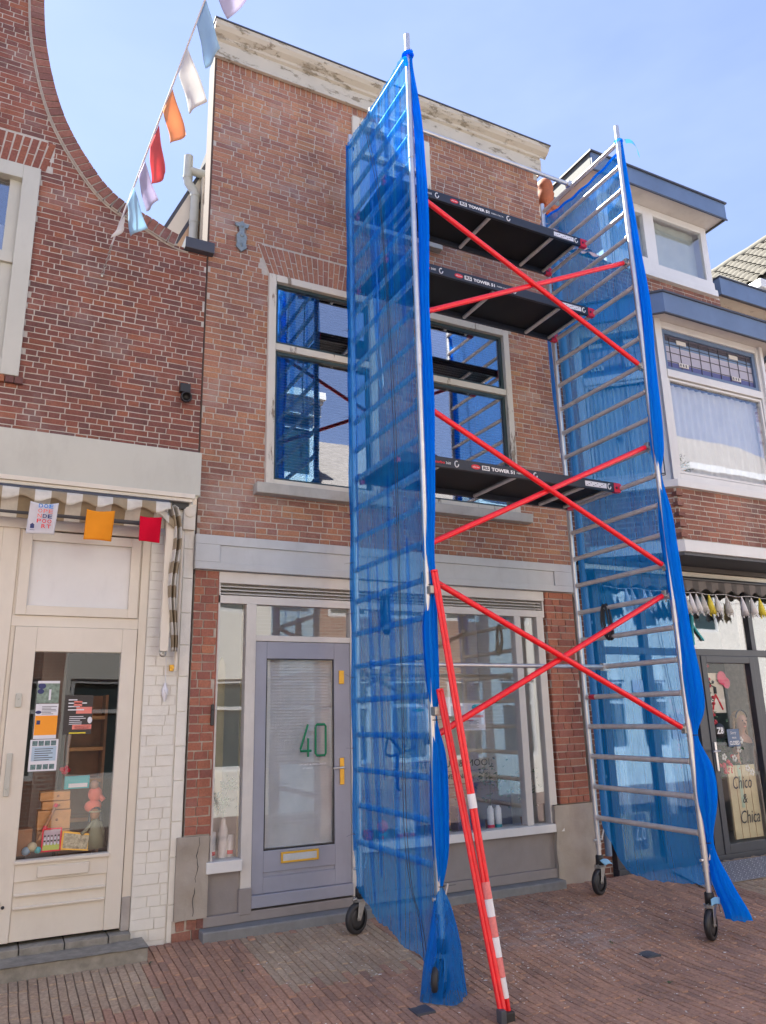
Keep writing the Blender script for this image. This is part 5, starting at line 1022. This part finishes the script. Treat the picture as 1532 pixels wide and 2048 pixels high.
# ================================================================== ROLLING SCAFFOLD TOWER
XL, XR, YF, RZ, H = 2.818, 5.324, -1.255, .69, .28
T = thing('scaffold_tower', 'tall aluminium rolling scaffold tower with red braces and black platforms before house 40', 'scaffold tower', (4.07, -.6, 0))
for X, tops in ((XL, (7.56, 7.66)), (XR, (7.52, 7.62))):
    s = MB()
    for Y, tp in ((0.0, tops[0]), (YF, tops[1])):
        s.tube([(X, Y, .40), (X, Y, tp)], .0255, 16)
        for k in (6.5, 13.5, 20.5):
            z = RZ+H*k; s.tube([(X, Y, z-.10), (X, Y, z-.098), (X, Y, z+.10)], .0285, 16); s.tube([(X, Y, z-.004), (X, Y, z+.004)], .0295, 16)
            s.tube([(X, Y-.03, z+.05), (X, Y+.035, z+.05)], .006, 8)
        s.tube([(X, Y, RZ-.24), (X, Y, RZ-.23)], .031, 14); s.tube([(X-.05, Y, RZ-.20), (X+.05, Y, RZ-.20)], .012, 8); s.tube([(X+.03, Y-.02, RZ-.2), (X+.055, Y-.03, RZ-.11)], .007, 8)
    fr = build('end_frame', s, 'alu', T)
    for k in range(25):
        s = MB(); z = RZ+H*k; s.tube([(X, -.02, z), (X, YF+.02, z)], .0235, 14); s.tube([(X, -.028, z), (X, -.024, z)], .031, 14); s.tube([(X, YF+.028, z), (X, YF+.024, z)], .031, 14)
        build('rung', s, 'aluD', fr)
# the writing on one rung
s = MB(); s.tube([(XR, -.07, RZ+H*4), (XR, -.15, RZ+H*4)], .0242, 14); build('rung_sticker', s, 'redp', T)
# red diagonals on the street side: (left rung, right rung, y)
for kl, kr in ((19, 15), (15, 19), (12, 8), (8, 12), (7, 3), (3, 7)):
    y = YF-.045 if kl > kr else YF+.045-.0
    y = YF+.10 if kl < kr else YF+.06
    a, b_ = Vector((XL+.06, y-.03, RZ+H*kl)), Vector((XR-.06, y-.03, RZ+H*kr)); s = MB(); s.tube([a, b_], .0235, 16)
    br = build('diagonal_brace', s, 'red', T)
    for e, f in ((a, b_), (b_, a)):
        dr = (e-f).normalized(); s = MB(); s.tube([e-dr*.01, e+dr*.035], .021, 12); s.box(e.x+dr.x*.06-.032, e.x+dr.x*.06+.032, y-.055, y-.005, e.z+dr.z*.05-.034, e.z+dr.z*.05+.034); s.tube([e+Vector((dr.x*.05, 0, -.05)), e+Vector((dr.x*.05, 0, -.03))], .008, 8)
        build('claw', s, 'steel', br, bevel=.006)
# plain tubes
for nm, k, y in (('guard_rail', 24, -.50), ('horizontal_brace', 5, -.33)):
    s = MB(); z = RZ+H*k+(.0 if k == 5 else .03); s.tube([(XL+.03, y, z), (XR-.03, y, z)], .0235 if k == 24 else .0195, 14); s.box(XL-.03, XL+.05, y-.025, y+.025, z-.04, z+.03); s.box(XR-.05, XR+.03, y-.025, y+.025, z-.04, z+.03); build(nm, s, 'alu', T)
# platforms
def ringmark(s, x, y, z):
    pts = [(x+.021*math.cos(a*PI/6)*(.9 if 1 else 1), y, z+.027*math.sin(a*PI/6)) for a in range(2, 13)]; s.tube(pts, .0055, 5)
for k, y0, y1 in ((21, -.045, -.645), (18, -.045, -.655), (11, -.06, -.76)):
    z = RZ+H*k; pl = None
    s = MB(); s.box(XL+.07, XR-.07, y1+.02, y0-.02, z+.012, z+.030); pl = build('platform', s, 'deck', T)
    s = MB(); s.box(XL+.05, XR-.05, y1-.012, y1+.018, z-.040, z+.055); build('front_beam', s, 'beam', pl, bevel=.004)
    s = MB(); s.box(XL+.05, XR-.05, y0-.018, y0+.012, z-.040, z+.055); build('rear_beam', s, 'beam', pl, bevel=.004)
    for x in (XL+.42, XL+1.23, XL+2.03):
        s = MB(); s.tube([(x+.03, y0-.02, z-.025), (x+.03, y1+.02, z-.025)], .020, 12); build('cross_tube', s, 'aluD', pl)
    s = MB(); s.tube([(XR-.13, y0-.02, z-.02), (XR-.13, y1+.02, z-.02)], .018, 12); build('end_tube', s, 'alu', pl)
    for x, sg in ((XR-.055, 1), (XL+.055, -1)):
        for y in (y1+.003, y0-.003):
            s = MB(); s.box(x-.03, x+.03+.02*sg, y-.022, y+.022, z-.045, z+.05); s.box(x+sg*.03-.02, x+sg*.03+.035, y-.018, y+.018, z+.02, z+.048); s.tube([(x-.005, y-.026, z+.0), (x-.005, y-.022, z+.0)], .012, 10, 1); build('hook', s, ['redp', 'black'], pl, bevel=.005)
    yf = y1-.0135
    for x in (XL+.62, XL+1.47, XL+2.36): s = MB(); ringmark(s, x, yf, z+.005); build('ring_mark', s, 'txtwhite', pl)
    s = MB(); s.ball((XL+.82, yf+.001, z+.005), .022, 0, (2.2, .06, 1), 16); lg = build('logo', s, 'txtred', pl)
    txt('altrex', (XL+.785, yf-.0005, z-.004), X1, (0, 0, 1), .07, .018, 'txtwhite', lg)
    s = MB(); s.box(XL+.885, XL+.965, yf-.0004, yf+.002, z-.016, z+.026); rb = build('name_plate', s, 'txtwhite', pl); txt('RS', (XL+.895, yf-.0015, z-.010), X1, (0, 0, 1), .06, .030, 'black', rb, bold=.03)
    txt('TOWER 51', (XL+.985, yf, z-.013), X1, (0, 0, 1), .25, .034, 'txtwhite', pl, bold=.04); txt('FIBER-DECK', (XL+1.26, yf, z-.004), X1, (0, 0, 1), .15, .014, 'txtwhite', pl)
    txt('carbo', (XL+.40, yf, z-.008), X1, (0, 0, 1), .10, .024, 'txtred', pl, bold=.03); txt('360', (XL+.51, yf, z-.008), X1, (0, 0, 1), .05, .022, 'txtwhite', pl)
    s = MB(); s.box(XL+2.06, XL+2.325, yf-.0006, yf+.002, z-.020, z+.030); wl = build('white_sticker', s, 'paper', pl)
    s = MB()
    for i in range(9): s.box(XL+2.075+i*.026, XL+2.09+i*.026, yf-.0015, yf-.0008, z-.012+(i % 3)*.012, z-.006+(i % 3)*.012)
    build('small_print', s, 'zinc', wl)
# casters: post foot, jack, brake collar, fork, wheel
def caster(X, Y, g, ang, cx=0, cy=0):
    top_z = .62; s = MB(); s.tube([(X, Y, g+.31), (X, Y, top_z)], .0215, 14); s.lathe((X, Y, g+.255), (0, 0, 1), [(0, .036), (.0, .040), (.075, .037), (.085, .03)], 18, 1)
    cs_ = build('caster', s, ['alu', 'rubber'], T)
    ax = Vector((math.sin(ang), math.cos(ang), 0)); sd_ = Vector((ax.y, -ax.x, 0)); c = Vector((X, Y, g+.112))-sd_*.045
    s = MB(); s.lathe(c, ax, [(-.022, .082), (-.024, .100), (-.016, .111), (0, .1135), (.016, .111), (.024, .100), (.022, .082)], 40); s.lathe(c, ax, [(-.018, .0), (-.018, .05), (-.012, .082), (.012, .082), (.018, .05), (.018, 0)], 32)
    build('wheel', s, 'rubber', cs_)
    s = MB()
    for sg in (-1, 1):
        o_ = ax*sg*.034; s.prism([Vector((X, Y, g+.232))+sd_*.035+o_, Vector((X, Y, g+.232))-sd_*.045+o_, c-sd_*.02+o_-Vector((0, 0, .012)), c+sd_*.018+o_-Vector((0, 0, .012))], ax*.004)
    s.obox((X, Y, 0), sd_, ax, -.05, .045, -.038, .038, g+.230, g+.238); s.lathe((X, Y, g+.238), (0, 0, 1), [(0, .05), (.012, .055), (.018, .03)], 18); s.tube([c-ax*.042, c+ax*.042], .010, 10)
    s.tube([Vector((X, Y, g+.25))-sd_*.085, Vector((X, Y, g+.262)), Vector((X, Y, g+.25))+sd_*.075], .008, 8); build('fork', s, 'steel', cs_, bevel=.002)
    s = MB(); s.obox((X, Y, 0), sd_, ax, .045, .085, -.02, .02, g+.232, g+.246); build('brake_pedal', s, 'black', cs_, bevel=.004)
    if X > 4:
        s = MB(); P0 = Vector((X, Y, g+.30)); s.grid(lambda u, v: P0+Vector((-.045+.10*u, -.052, -.05*v+.012*math.sin(u*3)))+Vector((.06*(Y > -.5)*v, 0, 0)), 6, 6); build('tag', s, plain('light_blue_tag', (.22, .50, .80), .5), cs_, solid=.002)
caster(XL, 0, gz(0)+.018, math.radians(-22)); caster(XL+.01, YF, gz(YF)+.018, math.radians(-35)); caster(XR, 0, gz(0)+.018, math.radians(-20)); caster(XR+.0, YF, gz(YF)+.018, math.radians(-24))
# stabiliser: two telescopic red tubes meeting at one foot in the street
ft = Vector((2.99, -1.73, gz(-1.8)+.02))
tp1, tp2 = Vector((2.845, -1.315, 2.70)), Vector((2.855, -1.31, 1.845))
dr = (ft-tp1).normalized()
def ribbed(a, b_, q, mat, name, parent):      # extruded tube with a groove along the middle
    d_ = (b_-a).normalized(); sx = d_.cross(fw).normalized(); s = MB(); s.tube([a+sx*q*.62, b_+sx*q*.62], q*.80, 12); s.tube([a-sx*q*.62, b_-sx*q*.62], q*.80, 12); s.tube([a+fw*q*.2, b_+fw*q*.2], q*.72, 12)
    s.tube([a-d_*.004, a+d_*.01], q*1.45, 14); return build(name, s, mat, parent)
stb = ribbed(tp1, ft-dr*.03, .0185, 'red', 'stabiliser_tube', T)
f2 = ft+Vector((-.050, -.012, .07)); ribbed(tp2, f2, .0190, 'red', 'stabiliser_strut', T)
L_ = (ft-tp1).length
for i, (a, b_) in enumerate(((.905, .80), (.70, .605), (.50, .40), (.30, .205))): pass
for (a, b_) in ((.115, .225), (.335, .445), (.56, .66)):
    s = MB(); s.tube([ft-dr*a, ft-dr*b_], .0282, 16); build('white_tape', s, 'paper', stb)
for (a, b_) in ((.225, .335), (.445, .56), (.66, .76)):
    s = MB(); s.tube([ft-dr*(a+.002), ft-dr*(b_-.002)], .0280, 16); build('faded_tape', s, plain('faded_red_tape', (.72, .20, .19), .6, .15, 60), stb)
s = MB(); s.tube([ft-dr*1.29, ft-dr*1.20], .0283, 16); lt = build('label_tape', s, 'paper', stb)
s = MB(); s.box(ft.x-.05, ft.x+.03, ft.y-.035, ft.y+.035, ft.z-.01, ft.z+.05); s.box(ft.x-.085, ft.x-.045, ft.y-.055, ft.y+.0, ft.z+.0, ft.z+.075, 1); build('foot', s, ['rubber', 'zinc'], T, bevel=.006)
for z in (2.56, 1.70):
    s = MB(); s.box(XL-.02, XL+.06, YF-.075, YF+.01, z-.03, z+.03); build('coupler', s, 'steel', T, bevel=.006)

# ------------------------------------------------------------------ nets
def loft(s, rings, fold, amp, seg=36, sub=7, fl=1.0, mi=0):
    n = len(rings)-1; P = []
    for i in range(n*sub+1): P.append(cat(rings, i/(n*sub)))
    vs = []
    for i, (x, y, z, r) in enumerate(P):
        for k in range(seg):
            a = 2*PI*k/seg; q = 1+amp*math.sin(fold*a+z*1.3)+amp*.5*math.sin((fold*2+1)*a-z*2.1)+.25*amp*noise.noise(Vector((a*3, z*3, x)))
            vs.append((x+rt.x*r*q*math.cos(a)+.43*r*q*fl*math.sin(a), y+rt.y*r*q*math.cos(a)+.86*r*q*fl*math.sin(a), z))
    s.add(vs, [(i*seg+k, i*seg+(k+1) % seg, (i+1)*seg+(k+1) % seg, (i+1)*seg+k) for i in range(len(P)-1) for k in range(seg)], mi, 0, True)
def interp(T_, v):
    for (a, p), (b_, q) in zip(T_[:-1], T_[1:]):
        if a <= v <= b_: return p+(q-p)*(v-a)/(b_-a)
    return T_[0][1] if v < T_[0][0] else T_[-1][1]
N1 = thing('debris_net', 'blue debris net covering the whole left end of the tower down to the ground', 'net', (2.77, -.6, 0), 'blue nets on the tower')
bot = [(0, .60), (.06, .36), (.26, .22), (.45, .17), (.62, .12), (.85, .09), (1.0, .02)]
def n1(u, v):
    t = u; y = .028-u*1.30; zb = interp(bot, u)+.018*noise.noise(Vector((u*26, 0, 2))); zt = 7.44-.03*math.sin(u*PI)
    z = zb+(zt-zb)*v
    x = 2.776+.012*noise.noise(Vector((u*9, z*.5, 0)))+.010*noise.noise(Vector((u*42, z*.35, 5)))+.005*math.sin(u*70+z*.8)*max(0, 1-abs(z-1.2)/2.4)
    if z < .66: x -= .03*(.66-z)*math.sin(u*22)
    y += .012*noise.noise(Vector((0, z*2.2, 7)))*(1-u)
    return Vector((x, y, z))
s = MB(); s.grid(n1, 150, 150); build('net_sheet', s, 'net', N1)
s = MB(); s.grid(lambda u, v: Vector((2.776+.055*math.sin(u*PI), .03+.035*math.sin(u*PI)+.015*math.sin(v*44), .62+v*6.85)), 8, 90); build('wrapped_edge', s, 'net', N1)
# vertical folds of doubled cloth
fm_ = net_mat('blue_net_fold', .20, .14)
for (y0_, z0_, z1_, wd, lean) in ((-.62, 4.9, 7.2, .20, .0), (-.92, 5.2, 7.3, .16, .02), (-1.12, 4.8, 7.2, .14, .0), (-.15, 2.9, 7.1, .07, .0), (-.35, .5, 2.9, .10, -.25), (-.75, .2, 3.6, .09, -.05), (-1.05, .2, 3.0, .10, -.05), (-.52, 1.2, 2.9, .05, -.1), (-.2, .3, 1.6, .09, -.3)):
    s = MB(); s.grid(lambda u, v: Vector((2.768+.004*math.sin(u*9), y0_+lean*(1-v)*.6-wd*(u-.5)*(.35+.65*math.sin(v*PI)), z0_+(z1_-z0_)*v)), 5, 24); build('net_fold', s, fm_, N1)
ringsL = [(2.839, -1.26, 7.48, .026), (2.835, -1.265, 7.30, .02), (2.881, -1.282, 6.679, .031), (2.893, -1.288, 5.814, .038), (2.877, -1.28, 4.869, .033), (2.876, -1.279, 3.95, .039), (2.856, -1.269, 3.256, .034), (2.833, -1.258, 2.868, .037), (2.850, -1.268, 2.603, .026), (2.827, -1.262, 2.309, .044), (2.827, -1.262, 1.847, .036), (2.830, -1.262, 1.64, .016), (2.843, -1.27, 1.40, .044), (2.843, -1.27, 1.10, .052), (2.839, -1.268, .789, .044), (2.822, -1.268, .566, .015)]
s = MB(); loft(s, ringsL, 8, .22, 72); build('gathered_edge', s, 'netB', N1)
s = MB(); loft(s, [(2.822, -1.268, .566, .014), (2.83, -1.27, .44, .055), (2.832, -1.27, .24, .098), (2.822, -1.26, .08, .125), (2.815, -1.262, -.03, .14), (2.815, -1.262, -.088, .148)], 4, .10, 60, 8, 1.05); build('net_skirt', s, 'netC', N1)
s = MB(); s.tube([(2.815+.04*math.cos(a*.63), -1.262+.04*math.sin(a*.63), 7.42+.006*math.sin(a*2)) for a in range(22)], .017, 8); s.tube([(2.775, -1.28, 7.36), (2.78, -1.29, 7.28)], .02, 8); build('knot', s, 'netB', N1)
s = MB(); s.tube([(2.818+.032*math.cos(a*.63), .032*math.sin(a*.63), 7.40) for a in range(11)], .012, 8); build('rear_knot', s, 'netB', N1)
for z in (2.603, 1.64, .566):
    s = MB(); c = Vector((2.828, -1.265, z)); s.tube([c+Vector((.024*math.cos(a*.7), .024*math.sin(a*.7), 0)) for a in range(10)], .0035, 6); s.tube([c+Vector((.02, 0, 0)), c+Vector((.10, -.03, .004))], .0018, 4); build('tie', s, 'black', N1)
for z in (7.0, 6.2, 5.3, 4.4, 3.45, 3.0, 2.55, 2.0, 1.42, .75):
    s = MB(); c = Vector((2.80, .01, z)); s.tube([c+Vector((.034*math.cos(a*.7), .034*math.sin(a*.7), 0)) for a in range(10)], .0022, 5); s.tube([c+Vector((-.04, 0, 0)), c+Vector((-.08, .02, random.uniform(-.03, .03)))], .0012, 4); build('cable_tie', s, 'black', N1)
def cord(name, pts, r, mat, lb, g=None, gap=.02):
    s = MB(); P = [cat(pts, i/60) for i in range(61)]
    for d_ in (0, 1): s.tube([(x, y-gap*d_*(1+.4*math.sin(i*.35)), z) for i, (x, y, z) in enumerate(P)], r, 6)
    return top(name, s, mat, lb, 'cord', g)
cord('hoist_cord', [(2.758, -.50, 7.15), (2.758, -.70, 6.4), (2.758, -.796, 5.796), (2.757, -.885, 4.395), (2.757, -.914, 3.341), (2.756, -.92, 1.9), (2.755, -.90, .95), (2.753, -.97, .55), (2.75, -1.10, .33), (2.75, -1.14, .12)], .0022, 'black', 'pair of thin black cords hanging down the left net', 'cords on the nets', .03)
cord('hoist_cord', [(5.384, -1.0, 7.05), (5.384, -.956, 6.755), (5.384, -.919, 5.2), (5.384, -.863, 3.636), (5.384, -.967, 2.422), (5.384, -1.088, 1.336), (5.384, -1.09, .60), (5.384, -1.13, .46), (5.386, -1.21, .29), (5.39, -1.24, .10)], .0026, 'black', 'pair of thin black cords hanging down the right net', 'cords on the nets', .035)
N2 = thing('debris_net', 'blue debris net hanging on the right end of the tower with a loose tail', 'net', (5.37, -.6, 0), 'blue nets on the tower')
bot2 = [(0, .62), (.10, .42), (.22, .24), (.42, .21), (.62, .235), (.8, .26), (1.0, .30)]
def n2(u, v):
    y = -.02-u*1.235; zb = interp(bot2, u)+.02*noise.noise(Vector((u*16, 0, 9))); zt = 7.36-.05*math.sin(u*PI); z = zb+(zt-zb)*v
    x = 5.368+.014*noise.noise(Vector((u*7, z*.5, 3)))+.005*noise.noise(Vector((u*34, z*.4, 8)))
    if z < .66: x += .12*(.66-z)*math.sin(u*PI)
    return Vector((x, y, z))
s = MB(); s.grid(n2, 130, 130); build('net_sheet', s, 'net2', N2) if 'net2' in M else build('net_sheet', s, net_mat('blue_debris_net_smooth', .38, .04, col=(.008, .24, 1.0), tint=(.48, .75, 1)), N2)
s = MB(); s.tube([(5.366, -.03-i*.0405, 7.35-.05*math.sin(i/30*PI)+.008*math.sin(i)) for i in range(31)], .014, 8); build('rolled_hem', s, 'netB', N2)
ringsR = [(5.346, -1.261, 7.45, .022), (5.346, -1.261, 7.023, .031), (5.368, -1.272, 6.281, .04), (5.395, -1.286, 5.465, .044), (5.371, -1.274, 4.877, .048), (5.345, -1.262, 4.062, .051), (5.332, -1.262, 3.769, .018), (5.345, -1.262, 3.4, .05), (5.345, -1.262, 3.061, .058), (5.368, -1.272, 2.432, .057), (5.388, -1.283, 1.749, .073), (5.363, -1.268, 1.462, .024), (5.40, -1.287, 1.2, .066), (5.396, -1.287, .944, .075), (5.383, -1.279, .618, .022), (5.426, -1.302, .336, .062), (5.50, -1.34, .13, .080), (5.520, -1.35, .05, .085)]
s = MB(); loft(s, ringsR, 7, .20, 72); build('gathered_edge', s, 'netB', N2)
s = MB(); s.tube([(5.33+.035*math.cos(a*.63), -1.257+.035*math.sin(a*.63), 7.43) for a in range(13)], .014, 8); s.grid(lambda u, v: Vector((5.37+.02*u+.10*math.sin(v*1.9), -1.30-.07*v, 7.44+.03*math.sin(v*PI)-.20*v*v+.0*u-.045*u)), 5, 14); build('knot', s, 'netC', N2)
for z in (3.769, 1.462, .618):
    s = MB(); c = Vector((5.36, -1.272, z)); s.tube([c+Vector((.028*math.cos(a*.7), .028*math.sin(a*.7), 0)) for a in range(10)], .0035, 6); s.tube([c+Vector((-.02, 0, 0)), c+Vector((-.09, .02, -.01))], .0018, 4); build('tie', s, 'black', N2)
s = MB(); s.tube([(5.36, .02, 7.4), (5.345, .03, 7.2), (5.33, .035, 6.7)], [.03, .045, .02], 10); build('rear_wrap', s, 'netC', N2)
s = MB(); s.tube([(5.34, .05, 6.3), (5.33, .09, 5.9), (5.35, .10, 5.1), (5.36, .07, 4.5), (5.34, .03, 4.0)], [.012, .02, .022, .018, .008], 8); build('loose_strand', s, 'netC', N2)
# coiled ropes on the rungs
def hank(X, Y, ztop, zl, mat, lb, sd=1):
    s = MB()
    for j in range(6):
        a0 = random.uniform(-.012, .012); pts = []
        for i in range(33):
            t = i/32*2*PI; pts.append((X+.020*math.sin(j*1.3)+.006*j*.5, Y+.038*math.sin(t)*(1+.12*j*math.sin(t*.5))+a0-.05*max(0, -math.cos(t))*.6, ztop-zl/2+zl/2*math.cos(t)+.006*math.sin(j)))
        s.tube(pts, .0075, 7, caps=False)
    for k in range(4): z = ztop-zl*.72-.014*k; s.tube([(X+.034*math.cos(a), Y-.012+.040*math.sin(a), z+.005*math.sin(a)) for a in [q*.57 for q in range(12)]], .0075, 7, caps=False)
    return top('rope_coil', s, mat, lb, 'rope', 'rope coils hung on rungs')
hank(XL+.005, -.53, RZ+H*7+.03, .36, plain('navy_rope', (.02, .06, .18), .7), 'dark blue coiled rope hanging on a left rung behind the net')
hank(XR-.03, -.42, RZ+H*7+.03, .34, 'black', 'black coiled rope hanging on a right rung beside the red brace')
s = MB(); s.tube([(XL+.03, -.42, 6.5), (XL+.035, -.46, 6.0), (XL+.03, -.50, 5.3), (XL+.03, -.44, 4.8), (XL+.03, -.52, 4.45), (XL+.03, -.56, 4.5), (XL+.03, -.50, 5.0)], .008, 8)
top('hanging_rope', s, 'alu', 'pale rope loop hanging behind the upper part of the left net', 'rope')
